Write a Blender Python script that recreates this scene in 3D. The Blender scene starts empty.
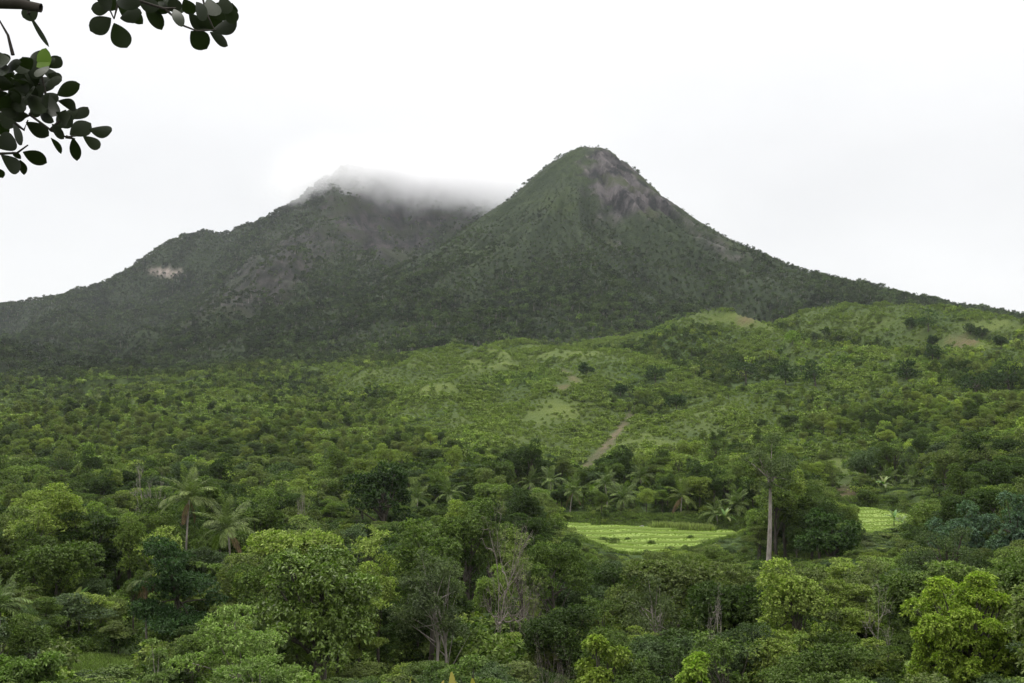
import bpy, math, random
import numpy as np
from mathutils import Vector, Matrix, Euler

SC = bpy.context.scene
COL = SC.collection
R = math.radians
W_, H_, F, HZ = 1024.0, 683.0, 1100.0, 390.0      # picture size, focal length in pixels, horizon row

# ------------------------------------------------------------------ camera
cam = bpy.data.cameras.new('camera')
cam.sensor_width = 36.0
cam.lens = F * 36.0 / W_
cam.shift_y = (HZ - H_ / 2) / W_
cam.clip_start = 0.1
cam.clip_end = 20000
cam_o = bpy.data.objects.new('camera', cam)
COL.objects.link(cam_o)
cam_o.location = (0, 0, 0)
cam_o.rotation_euler = (R(90), 0, 0)
SC.camera = cam_o

# ------------------------------------------------------------------ sky, sun, exposure
SUN_EL, SUN_AZ = R(62), R(-35)
world = bpy.data.worlds.new("World")
SC.world = world
world.use_nodes = True
nt = world.node_tree
nt.nodes.clear()
wout = nt.nodes.new('ShaderNodeOutputWorld')
wbg = nt.nodes.new('ShaderNodeBackground')
wbg.inputs['Strength'].default_value = 0.1
sky = nt.nodes.new('ShaderNodeTexSky')
sky.sky_type = 'NISHITA'
sky.sun_disc = False
sky.sun_elevation = SUN_EL
sky.sun_rotation = SUN_AZ
wtc = nt.nodes.new('ShaderNodeTexCoord')
wmap = nt.nodes.new('ShaderNodeMapping')
wmap.inputs['Scale'].default_value = (1.0, 1.0, 2.2)
wns = nt.nodes.new('ShaderNodeTexNoise')
wns.inputs['Scale'].default_value = 3.2
wns.inputs['Detail'].default_value = 5
wns.inputs['Roughness'].default_value = 0.5
wcr = nt.nodes.new('ShaderNodeValToRGB')
wcr.color_ramp.elements[0].position = 0.3
wcr.color_ramp.elements[0].color = (6.38, 6.38, 6.44, 1)
wcr.color_ramp.elements[1].position = 0.7
wcr.color_ramp.elements[1].color = (7.1, 7.08, 7.1, 1)
wmix = nt.nodes.new('ShaderNodeMixRGB')
wmix.inputs['Fac'].default_value = 0.96
nt.links.new(wtc.outputs['Generated'], wmap.inputs['Vector'])
nt.links.new(wmap.outputs['Vector'], wns.inputs['Vector'])
nt.links.new(wns.outputs['Fac'], wcr.inputs['Fac'])
nt.links.new(sky.outputs['Color'], wmix.inputs['Color1'])
nt.links.new(wcr.outputs['Color'], wmix.inputs['Color2'])
# an overcast sky is brighter overhead than towards the horizon
wsep = nt.nodes.new('ShaderNodeSeparateXYZ')
nt.links.new(wtc.outputs['Generated'], wsep.inputs[0])
wgr = nt.nodes.new('ShaderNodeMapRange')
wgr.interpolation_type = 'SMOOTHSTEP'
wgr.inputs['From Min'].default_value = 0.15
wgr.inputs['From Max'].default_value = 0.95
wgr.inputs['To Min'].default_value = 1.0
wgr.inputs['To Max'].default_value = 2.35
nt.links.new(wsep.outputs['Z'], wgr.inputs['Value'])
wsc = nt.nodes.new('ShaderNodeVectorMath')
wsc.operation = 'SCALE'
nt.links.new(wmix.outputs['Color'], wsc.inputs[0])
nt.links.new(wgr.outputs['Result'], wsc.inputs['Scale'])
nt.links.new(wsc.outputs['Vector'], wbg.inputs['Color'])
nt.links.new(wbg.outputs['Background'], wout.inputs['Surface'])

sun = bpy.data.lights.new('sun', 'SUN')
sun.energy = 1.5
sun.angle = R(25)
sun.color = (1.0, 0.96, 0.9)
sun_o = bpy.data.objects.new('sun', sun)
COL.objects.link(sun_o)
sd = Vector((math.sin(SUN_AZ) * math.cos(SUN_EL), math.cos(SUN_AZ) * math.cos(SUN_EL), math.sin(SUN_EL)))
sun_o.rotation_euler = sd.to_track_quat('Z', 'Y').to_euler()

SC.view_settings.view_transform = 'Standard'
SC.view_settings.look = 'None'
SC.view_settings.exposure = 0.5
SC.view_settings.gamma = 1.0
SC.view_settings.use_curve_mapping = False
SC.render.engine = 'CYCLES'
cy = SC.cycles
cy.use_denoising = True
cy.max_bounces = 24
cy.diffuse_bounces = 3
cy.glossy_bounces = 2
cy.transmission_bounces = 3
cy.volume_bounces = 24
cy.use_adaptive_sampling = True
cy.adaptive_threshold = 0.02
cy.sample_clamp_indirect = 4.0

# ------------------------------------------------------------------ numeric helpers
def hash2(ix, iy, seed):
    h = (ix.astype(np.int64) * 374761393 + iy.astype(np.int64) * 668265263 + seed * 1442695041) & 0xFFFFFFFF
    h = ((h ^ (h >> 13)) * 1274126177) & 0xFFFFFFFF
    return ((h ^ (h >> 16)) & 0xFFFF) / 65535.0

def vnoise(x, y, seed=0):
    x = np.asarray(x, float); y = np.asarray(y, float)
    ix = np.floor(x); iy = np.floor(y)
    fx = x - ix; fy = y - iy
    fx = fx * fx * (3 - 2 * fx); fy = fy * fy * (3 - 2 * fy)
    a = hash2(ix, iy, seed); b = hash2(ix + 1, iy, seed)
    c = hash2(ix, iy + 1, seed); d = hash2(ix + 1, iy + 1, seed)
    return (a * (1 - fx) + b * fx) * (1 - fy) + (c * (1 - fx) + d * fx) * fy

def fbm(x, y, seed=0, octv=4, gain=0.5):
    s = 0.0; a = 1.0; t = 0.0
    for k in range(octv):
        s = s + a * vnoise(x * 2 ** k, y * 2 ** k, seed + 17 * k)
        t += a; a *= gain
    return s / t                                    # 0..1, mean 0.5

def smooth(e0, e1, x):
    t = np.clip((x - e0) / (e1 - e0), 0, 1)
    return t * t * (3 - 2 * t)

def smax(a, b, k):
    return 0.5 * (a + b + np.sqrt((a - b) ** 2 + k * k))

def poly_mask(u, v, poly, soft=6.0):
    """1 inside a polygon, falling to 0 over soft units across its edge"""
    p = np.array(poly, float); n = len(p)
    inside = np.zeros(np.shape(u), bool)
    d = np.full(np.shape(u), 1e9)
    for i in range(n):
        x0, y0 = p[i]; x1, y1 = p[(i + 1) % n]
        ex, ey = x1 - x0, y1 - y0
        t = np.clip(((u - x0) * ex + (v - y0) * ey) / (ex * ex + ey * ey + 1e-9), 0, 1)
        d = np.minimum(d, np.hypot(u - x0 - t * ex, v - y0 - t * ey))
        cond = ((y0 > v) != (y1 > v))
        xi = (x1 - x0) * (v - y0) / ((y1 - y0) if abs(y1 - y0) > 1e-9 else 1e-9) + x0
        inside ^= cond & (u < xi)
    return smooth(-soft, soft, np.where(inside, d, -d))

# ------------------------------------------------------------------ the lie of the land
UC = np.array([-700, -200, 0, 250, 500, 640, 760, 880, 1024, 1300, 1800], float)
def vz(Y, vs):                                       # heights that a slope has at distance Y
    return [(HZ - v) * Y / F for v in vs]
ROWS = [
    (0.0,  [-1.7] * 11),
    (6.0,  [-2.6] * 11),
    (20.0, [-9.0] * 11),
    (40.0, [-14.0, -15.5, -16.5, -17.0, -17.5, -17.5, -17.5, -17.5, -17.0, -15.0, -12.0]),
    (60.0, [-17.0, -19.0, -20.0, -23.0, -24.0, -24.0, -24.0, -24.0, -23.0, -20.0, -15.0]),
    (85.0, [-20.0, -22.0, -22.5, -25.0, -27.0, -27.5, -28.0, -27.5, -26.0, -22.0, -15.0]),
    (130.0, [-22.0, -25.0, -27.0, -29.5, -31.0, -32.0, -31.5, -31.0, -28.0, -22.0, -12.0]),
    (200.0, [-26.0, -29.0, -31.0, -32.0, -33.3, -33.8, -33.0, -31.5, -27.0, -19.0, -8.0]),
    (255.0, [-29.0, -31.0, -33.0, -33.0, -32.0, -30.0, -30.0, -30.7, -23.0, -14.0, -2.0]),
    (300.0, vz(300, [500, 502, 506, 505, 502, 500, 500, 503, 475, 445, 400])),
    (350.0, vz(350, [485, 488, 491, 488, 484, 482, 478, 475, 452, 425, 385])),
    (450.0, vz(450, [450, 455, 458, 455, 448, 445, 438, 428, 412, 395, 365])),
    (600.0, vz(600, [425, 430, 432, 425, 412, 405, 395, 382, 374, 365, 345])),
    (750.0, vz(750, [408, 412, 414, 405, 382, 368, 353, 342, 347, 345, 335])),
    (900.0, vz(900, [395, 400, 402, 390, 360, 336, 319, 313, 334, 340, 338])),
    (1000.0, vz(1000, [390, 395, 396, 385, 354, 342, 330, 326, 338, 342, 340])),
    (1200.0, vz(1200, [386, 390, 391, 382, 352, 348, 345, 344, 344, 344, 342])),
    (1600.0, vz(1600, [384, 386, 387, 380, 370, 365, 360, 355, 350, 345, 340])),
    (2200.0, [10.0] * 11),
    (3000.0, [0.0] * 11),
    (6000.0, [-60.0] * 11),
]
LY0, LY1, NLY, NU = math.log(3.0), math.log(6003.0), 420, 260
_ly = np.linspace(LY0, LY1, NLY)
_uu = np.linspace(-700, 1800, NU)
_rowsY = np.log(np.array([r[0] for r in ROWS]) + 3.0)
_tab_u = np.array([np.interp(_uu, UC, r[1]) for r in ROWS])
_TAB = np.array([np.interp(_ly, _rowsY, _tab_u[:, j]) for j in range(NU)]).T
def _blur(a, s, ax):
    k = np.exp(-0.5 * (np.arange(-3 * s, 3 * s + 1) / s) ** 2); k /= k.sum()
    pad = [(0, 0), (0, 0)]; pad[ax] = (3 * s, 3 * s)
    b = np.pad(a, pad, mode='edge')
    return np.apply_along_axis(lambda m: np.convolve(m, k, 'valid'), ax, b)
_TAB = _blur(_blur(_TAB, 4, 0), 5, 1)

def table(X, Y):
    Yc = np.clip(Y, 0.5, 6000.0)
    u = np.clip(512 + F * X / np.maximum(Yc, 2.0), -699, 1799)
    a = (np.log(Yc + 3.0) - LY0) / (LY1 - LY0) * (NLY - 1)
    b = (u + 700) / 2500.0 * (NU - 1)
    i = np.clip(a.astype(int), 0, NLY - 2); j = np.clip(b.astype(int), 0, NU - 2)
    fa = a - i; fb = b - j
    return (_TAB[i, j] * (1 - fa) * (1 - fb) + _TAB[i + 1, j] * fa * (1 - fb)
            + _TAB[i, j + 1] * (1 - fa) * fb + _TAB[i + 1, j + 1] * fa * fb)

M1Y, M2Y = 1900.0, 2700.0
M1X = (590 - 512) * M1Y / F
def _prof(pts, Yd):
    return ([abs(u - 590) * Yd / F for u, v in pts], [(HZ - v) * Yd / F - 7.0 for u, v in pts])
_RP = _prof([(590, 144), (600, 143.5), (610, 147), (620, 155), (635, 168), (655, 189), (668, 205), (680, 213), (710, 237), (740, 256), (770, 271), (800, 284), (830, 298), (848, 305),
             (866, 310), (893, 309), (920, 314), (940, 320), (980, 328), (1024, 336), (1150, 352), (1500, 380), (2200, 395)], M1Y)
_LP = _prof([(590, 143), (580, 143), (570, 148), (560, 155), (550, 161), (530, 178), (510, 198), (490, 212), (470, 228), (440, 250), (400, 272), (353, 290),
             (250, 332), (150, 360), (60, 380), (-200, 395), (-600, 400)], M1Y)
_FP = ([0, 40, 120, 260, 400, 600, 750, 900, 1300], [419, 402, 335, 240, 172, 95, 52, 18, -20])
_M2U = [-500, -200, 0, 30, 60, 85, 110, 130, 145, 152, 165, 200, 235, 260, 290, 310, 330, 350, 380, 410, 440, 465, 485, 500, 530, 580, 700, 900]
_M2V = [345, 318, 304, 300, 296, 289, 281, 269, 260, 253, 245, 233, 231, 224, 209, 196, 183, 169, 171, 177, 184, 190, 195, 204, 225, 250, 320, 390]

def spurs(X, Y):
    """1 on the backs of the foothills' spurs, 0 down in their gullies"""
    n = fbm(X / 105 + 0.25 * np.sin(Y / 140), Y / 300 + X / 900, 13, 3, 0.45)
    return 1 - np.abs(2.6 * (n - 0.5)) ** 0.8

def terrain(X, Y):
    X = np.asarray(X, float); Y = np.asarray(Y, float)
    z = table(X, Y)
    # bumps: knolls and gullies of the valley and the foothills
    z = z + np.interp(Y, [300, 430, 650, 950, 1090, 1300], [0, 9, 31, 27, 8, 0]) * (spurs(X, Y) - 0.62)
    amp = np.interp(Y, [60, 200, 300, 450, 700, 1000, 1500], [0.4, 0.8, 0.6, 4, 7, 7, 6])
    pad = np.exp(-(((X - 30) / 40) ** 2 + ((Y - 232) / 35) ** 2)) + np.exp(-(((X - 86) / 22) ** 2 + ((Y - 262) / 40) ** 2))
    z = z + amp * (1 - np.clip(pad * 1.6, 0, 1)) * 2.0 * (fbm(X / 130, Y / 170, 3, 4) - 0.5)
    for (u, Yk, h, w) in [(615, 840, 9, 60), (745, 890, 7, 55), (890, 880, 6, 60), (470, 800, 8, 70), (690, 700, 8, 45), (560, 640, 7, 50),
                          (1000, 930, 4, 60), (800, 560, 6, 40), (900, 600, 7, 45), (380, 640, 6, 60), (720, 500, 5, 35)]:
        xk = (u - 512) * Yk / F
        z = z + h * np.exp(-(((X - xk) / w) ** 2 + ((Y - Yk) / (w * 1.1)) ** 2))
    # gully with the landslide scar
    gx = np.interp(Y, [330, 640], [(575 - 512) * 330 / F, (640 - 512) * 640 / F])
    gw = np.where((Y > 300) & (Y < 700), 1.0, 0) * smooth(300, 360, Y) * (1 - smooth(600, 700, Y))
    z = z - 7 * gw * np.exp(-((X - gx + 12) / 18) ** 2)
    # main peak
    dx, dy = X - M1X, Y - M1Y
    r = np.hypot(dx, dy) + 1e-6
    az = np.arctan2(-dy, dx)
    wr = np.clip(np.cos(az), 0, 1) ** 1.6; wl = np.clip(-np.cos(az), 0, 1) ** 1.6; wf = np.abs(np.sin(az)) ** 1.6
    tot = wr + wl + wf
    h1 = (wr * np.interp(r, *_RP) + wl * np.interp(r, *_LP) + wf * np.interp(r, *_FP)) / tot
    rid = np.abs(2 * fbm(az * 3.2 + r / 900, r / 420, 11, 4) - 1)
    h1 = h1 + np.clip(wf * 1.2, 0.2, 1) * np.clip(r / 200, 0.05, 1) * (rid * -105 + 20) * np.clip(1.15 - r / 1300, 0, 1)
    crag = smooth(0.15, 0.6, np.cos(az + 0.6)) * smooth(20, 60, r) * (1 - smooth(190, 260, r))
    h1 = h1 - 30 * crag * np.abs(2 * fbm(az * 9, r / 90, 23, 3) - 1) + 13 * crag * (fbm(X / 14, Y / 14, 24, 3) - 0.5)
    h1 = h1 + 10 * (fbm(X / 60, Y / 60, 21, 3) - 0.5) * smooth(30, 200, r)
    # the mountain behind, with its head in the cloud
    u2 = 512 + F * X / M2Y
    H2 = (HZ - np.interp(u2, _M2U, _M2V)) * M2Y / F - 8
    s = M2Y - Y
    fall = np.where(s > 0, np.interp(s, [0, 60, 350, 800, 1300, 2000], [0, 10, 0.42 * 420, 300, 430, 560]), np.interp(-s, [0, 300, 1500], [0, 120, 700]))
    h2 = H2 - fall * (0.55 + 0.45 * np.clip(H2 / 420, 0, 1.2))
    rid2 = np.abs(2 * fbm(X / 300 + Y / 900, Y / 620, 31, 4) - 1)
    rid3 = np.abs(2 * fbm(X / 85 + Y / 500, Y / 240, 37, 3) - 1)
    h2 = h2 + (22 - rid2 * 130) * smooth(10, 260, s) + (12 - rid3 * 44) * smooth(0, 120, s) + 26 * (fbm(X / 38, Y / 300, 39, 3) - 0.5) * smooth(260, 420, H2)
    # spur that runs down to the lower left
    t = np.clip((2600 - Y) / 750, -0.2, 1.2)
    sx = np.interp(t, [0, 1], [(335 - 512) * 2600 / F, (185 - 512) * 1850 / F])
    sz = np.interp(t, [0, 0.5, 1], [(HZ - 205) * 2600 / F, (HZ - 255) * 2200 / F, (HZ - 330) * 1850 / F])
    spur = sz - np.abs(X - sx) * 0.62 - 400 * np.clip(np.abs(t - 0.5) - 0.55, 0, 1)
    h2 = smax(h2, spur, 25)
    h2 = h2 + 14 * (fbm(X / 80, Y / 80, 41, 3) - 0.5)
    h2 = np.where(Y < 1100, -80, h2)
    z = smax(z, np.where(Y > 850, h1, -80), 14)
    z = smax(z, h2, 14)
    # rice terraces are nearly flat
    m = smooth(0.0, 0.45, poly_mask(X, Y, PADDY, 7.0))
    z = z * (1 - m) + (paddy_z(Y) - 0.9) * m
    m = smooth(0.0, 0.45, poly_mask(X, Y, PADDY_B, 6.0))
    z = z * (1 - m) + (paddy_b_z(Y) - 0.9) * m
    return z

PADDY = [(12, 253), (13, 243), (16, 232), (20, 222), (24, 212), (30, 212), (36, 222), (46, 231), (55, 238), (50, 243), (40, 247), (26, 250)]
def paddy_z(Y):
    return np.interp(Y, [205, 213, 250, 262], [-33.6, -33.3, -30.6, -30.2])
PADDY_B = [(72, 226), (72, 240), (76, 262), (80, 285), (93, 287), (98, 270), (92, 252), (86, 226)]
def paddy_b_z(Y):
    return np.interp(Y, [220, 290], [-31.2, -30.4])

def gz(x, y):
    return float(terrain(np.array([x]), np.array([y]))[0])

def uv(X, Y, Z):
    return 512 + F * X / Y, HZ - F * Z / Y

# ------------------------------------------------------------------ cover of the ground
G_BLOBS = [  # centre column, row, half width, half height, strength of grassy ground
    (470, 366, 70, 13, .9), (560, 350, 80, 12, .9), (620, 343, 45, 12, 1.0), (590, 382, 38, 12, .9), (650, 362, 30, 8, .8), (745, 320, 70, 12, 1.0),
    (735, 350, 40, 10, .9), (830, 330, 60, 16, .8), (880, 325, 55, 14, .9), (905, 345, 50, 14, .8), (1000, 328, 60, 9, 1.2), (970, 345, 40, 8, .7),
    (680, 383, 24, 7, .9), (700, 410, 70, 28, .95), (760, 420, 60, 26, .8), (640, 440, 60, 30, .75), (845, 462, 45, 22, .9), (790, 390, 50, 14, .6),
    (420, 385, 80, 20, .85), (380, 420, 100, 28, .65), (540, 420, 70, 32, .75), (880, 385, 60, 16, .65), (330, 375, 60, 12, .6), (700, 468, 50, 14, .6), (500, 400, 60, 20, .7), (780, 450, 50, 20, .6), (230, 395, 60, 10, .5), (480, 460, 60, 16, .5),
    (100, 668, 55, 12, 1.2),
]
DIRT = [[(562, 371), (575, 375), (580, 383), (571, 382)], [(944, 339), (972, 335), (980, 343), (960, 349), (944, 347)], [(735, 318), (752, 316), (756, 324), (740, 326)],
        [(835, 488), (856, 482), (858, 494), (846, 500), (832, 496)], [(862, 538), (874, 538), (874, 547), (862, 548)], [(556, 387), (568, 385), (572, 389), (560, 392)]]
SCAR = [(580, 470), (592, 456), (612, 436), (629, 414), (637, 404), (635, 416), (620, 436), (602, 458), (586, 474)]

def cover(X, Y, Z):
    """grass, bare earth, rock: 0..1 each"""
    u, v = uv(X, np.maximum(Y, 1.0), Z)
    nz = fbm(X / 26, Y / 30, 51, 4) - 0.5
    nb = fbm(X / 70, Y / 90, 52, 3) - 0.5
    g = np.zeros_like(u)
    for cu, cv, ru, rv, w in G_BLOBS:
        g = np.maximum(g, w * np.exp(-(((u - cu) / ru) ** 2 + ((v - cv) / rv) ** 2) * 0.9))
    sp = spurs(X, Y)
    g = g + np.where(Y > 340, (sp - 0.6) * 0.95, 0)
    g = np.clip(g + nz * 1.0 + nb * 0.7 - 0.08, 0, 1)
    ring = np.maximum(poly_mask(X, Y, PADDY, 14.0), poly_mask(X, Y, PADDY_B, 10.0))
    g = np.maximum(g, 0.7 * smooth(0.05, 0.5, ring))
    low = (Y > 60) & (Y < 1080)
    g = np.where(low, g, 0)
    d = np.zeros_like(u)
    for p in DIRT:
        d = np.maximum(d, poly_mask(u + nz * 22, v + nb * 9, p, 3.0))
    d = np.where(low, d, 0)
    sc = np.where(low & (Y > 280), poly_mask(u + nz * 8, v + nb * 6, SCAR, 2.5), 0)
    clear = np.where(low & (Y > 280), 0.8 * poly_mask(u + nz * 8, v - 2, SCAR, 4.5), 0)
    for p in DIRT:
        clear = np.maximum(clear, np.where(low, poly_mask(u + nz * 14, v + nb * 6, p, 5.0), 0))
    # rock of the peaks
    m1 = (Y > 1080) & (Y < 1905) & (X > -330)
    fine = fbm(X / 22, Y / 40 + Z / 14, 61, 4) - 0.5
    rk = poly_mask(u + fine * 40, v + nz * 26, [(586, 150), (602, 148), (628, 162), (658, 186), (676, 207), (694, 223), (668, 219), (640, 219), (602, 217), (590, 192), (588, 168)], 8.0)
    rk = np.maximum(rk, 0.75 * poly_mask(u + fine * 30, v + nz * 20, [(685, 225), (705, 232), (745, 258), (742, 266), (715, 252)], 7.0))
    rk = np.maximum(rk, 0.8 * poly_mask(u + fine * 20, v + nz * 14, [(611, 236), (622, 238), (624, 247), (612, 246)], 4.0))
    gr1 = np.maximum(poly_mask(u + fine * 60, v + nz * 30, [(530, 192), (575, 196), (580, 210), (548, 212)], 9.0),
                     poly_mask(u + fine * 60, v + nz * 30, [(455, 250), (505, 240), (500, 254), (462, 262)], 9.0))
    gr1 = np.maximum(gr1, poly_mask(u + fine * 40, v + nz * 30, [(690, 226), (712, 234), (752, 262), (735, 264)], 9.0))
    gr1 = np.maximum(gr1, 0.6 * poly_mask(u + fine * 40, v + nz * 30, [(560, 158), (588, 146), (612, 156), (604, 186), (575, 182)], 9.0))
    rk1 = np.where(m1, rk, 0); g = np.where(m1, np.maximum(g, gr1 * 0.27), g)
    m2 = (Y > 1500) & ~m1
    rk2 = poly_mask(u + fine * 60, v + nz * 50, [(335, 182), (420, 175), (492, 196), (474, 228), (440, 248), (400, 268), (365, 262), (340, 238), (318, 214)], 18.0)
    rk2 = np.maximum(rk2, poly_mask(u + fine * 40, v + nz * 40, [(318, 222), (345, 248), (310, 290), (270, 312), (240, 326), (205, 338), (184, 338), (196, 305), (235, 268), (280, 234)], 14.0) * 0.85)
    cl = poly_mask(u + fine * 10, v + nz * 10, [(148, 269), (182, 270), (184, 276), (162, 277), (150, 274)], 3.0)
    rk2 = np.where(m2, np.maximum(rk2 * np.clip(1.0 + fine * 1.5, 0, 1), 0), 0)
    cl = np.where(m2, cl, 0)
    # near paddies: no wild cover
    pd = np.maximum(poly_mask(X, Y, PADDY, 1.5), poly_mask(X, Y, PADDY_B, 1.5))
    return dict(g=g, d=np.clip(d * (0.55 + fine * 1.8), 0, 1), sc=sc, rk=np.maximum(rk1, rk2), rd=np.where(m2, 1.0, 0.0), cl=cl, pd=pd, u=u, v=v, clear=clear)

# ------------------------------------------------------------------ materials
def new_mat(name):
    m = bpy.data.materials.new(name); m.use_nodes = True
    t = m.node_tree; t.nodes.clear()
    out = t.nodes.new('ShaderNodeOutputMaterial')
    b = t.nodes.new('ShaderNodeBsdfPrincipled')
    t.links.new(b.outputs['BSDF'], out.inputs['Surface'])
    return m, t, b, out

def N(t, kind, **kw):
    n = t.nodes.new(kind)
    for k, v in kw.items():
        if k in n.inputs.keys(): n.inputs[k].default_value = v
        else: setattr(n, k, v)
    return n

def mixc(t, fac, a, b, mode='MIX'):
    n = t.nodes.new('ShaderNodeMixRGB'); n.blend_type = mode
    for k, x in (('Fac', fac), ('Color1', a), ('Color2', b)):
        if hasattr(x, 'is_linked') or hasattr(x, 'links'): t.links.new(x, n.inputs[k])
        else: n.inputs[k].default_value = x if k == 'Fac' else (*x, 1)
    return n.outputs['Color']

def leaf_mat(name, rough=0.5, transl=0.25, spec=0.09, fixed=None, var=0.5):
    m, t, b, out = new_mat(name)
    if fixed is None:
        at = N(t, 'ShaderNodeAttribute', attribute_type='INSTANCER', attribute_name='tint')
        colr = at.outputs['Color']
    else:
        rgb = t.nodes.new('ShaderNodeRGB'); rgb.outputs[0].default_value = (*fixed, 1); colr = rgb.outputs[0]
    geo = t.nodes.new('ShaderNodeNewGeometry')
    mr = N(t, 'ShaderNodeMapRange'); mr.inputs['To Min'].default_value = 1 - var; mr.inputs['To Max'].default_value = 1 + var
    t.links.new(geo.outputs['Random Per Island'], mr.inputs['Value'])
    cm = t.nodes.new('ShaderNodeVectorMath'); cm.operation = 'SCALE'
    t.links.new(colr, cm.inputs[0]); t.links.new(mr.outputs['Result'], cm.inputs['Scale'])
    # patches of younger, yellower leaves
    tc = t.nodes.new('ShaderNodeTexCoord')
    ns = N(t, 'ShaderNodeTexNoise', Scale=0.55, Detail=2.0)
    t.links.new(tc.outputs['Object'], ns.inputs['Vector'])
    mr2 = N(t, 'ShaderNodeMapRange'); mr2.inputs['From Min'].default_value = 0.45; mr2.inputs['From Max'].default_value = 0.7
    t.links.new(ns.outputs['Fac'], mr2.inputs['Value'])
    yc = mixc(t, 1.0, cm.outputs['Vector'], (1.2, 1.22, 0.9), 'MULTIPLY')
    c = mixc(t, mr2.outputs['Result'], cm.outputs['Vector'], yc)
    t.links.new(c, b.inputs['Base Color'])
    b.inputs['Roughness'].default_value = rough
    b.inputs['Specular IOR Level'].default_value = spec
    tr = t.nodes.new('ShaderNodeBsdfTranslucent')
    tcx = mixc(t, 1.0, c, (0.95, 1.3, 0.5), 'MULTIPLY')
    t.links.new(tcx, tr.inputs['Color'])
    ms = t.nodes.new('ShaderNodeMixShader'); ms.inputs['Fac'].default_value = transl
    t.links.new(b.outputs['BSDF'], ms.inputs[1]); t.links.new(tr.outputs['BSDF'], ms.inputs[2])
    t.links.new(ms.outputs['Shader'], out.inputs['Surface'])
    return m

def bark_mat(name, c1, c2, scale=3.0):
    m, t, b, out = new_mat(name)
    tc = t.nodes.new('ShaderNodeTexCoord')
    mp = N(t, 'ShaderNodeMapping'); mp.inputs['Scale'].default_value = (1, 1, 0.3)
    ns = N(t, 'ShaderNodeTexNoise', Scale=scale, Detail=6.0, Roughness=0.65)
    t.links.new(tc.outputs['Object'], mp.inputs['Vector']); t.links.new(mp.outputs['Vector'], ns.inputs['Vector'])
    mr = N(t, 'ShaderNodeMapRange'); mr.inputs['From Min'].default_value = 0.35; mr.inputs['From Max'].default_value = 0.65
    t.links.new(ns.outputs['Fac'], mr.inputs['Value'])
    c = mixc(t, mr.outputs['Result'], c1, c2)
    t.links.new(c, b.inputs['Base Color'])
    b.inputs['Roughness'].default_value = 0.9
    b.inputs['Specular IOR Level'].default_value = 0.2
    return m

M_LEAF = leaf_mat('leaf')
M_GLOSSY = leaf_mat('glossy_leaf', rough=0.42, transl=0.18, spec=0.3)
M_BARK = bark_mat('bark', (0.05, 0.042, 0.032), (0.12, 0.105, 0.085))
M_PALEBARK = bark_mat('pale_bark', (0.2, 0.17, 0.145), (0.38, 0.34, 0.3))
M_TWIG = bark_mat('dry_twig', (0.16, 0.13, 0.11), (0.3, 0.26, 0.23))
M_DRY = leaf_mat('dry_leaf', transl=0.15, fixed=(0.15, 0.105, 0.06))
M_YELLOW = leaf_mat('yellowed_leaf', transl=0.25, fixed=(0.32, 0.27, 0.07), var=0.35)

# ------------------------------------------------------------------ mesh helpers
def mesh_from(name, V, Fs, mats, mat_idx=None, smooth_=False):
    """V (n,3) array; Fs list of int arrays, each (m,k)"""
    me = bpy.data.meshes.new(name)
    V = np.asarray(V, np.float32)
    me.vertices.add(len(V)); me.vertices.foreach_set('co', V.ravel())
    loops = np.concatenate([f.ravel() for f in Fs]).astype(np.int32)
    tot = np.concatenate([np.full(len(f), f.shape[1], np.int32) for f in Fs])
    st = np.concatenate([[0], np.cumsum(tot)[:-1]]).astype(np.int32)
    me.loops.add(len(loops)); me.loops.foreach_set('vertex_index', loops)
    me.polygons.add(len(tot)); me.polygons.foreach_set('loop_start', st); me.polygons.foreach_set('loop_total', tot)
    for m in mats: me.materials.append(m)
    if mat_idx is not None: me.polygons.foreach_set('material_index', np.concatenate(mat_idx).astype(np.int32))
    if smooth_: me.polygons.foreach_set('use_smooth', np.ones(len(tot), bool))
    me.update(); me.validate()
    return me

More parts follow.
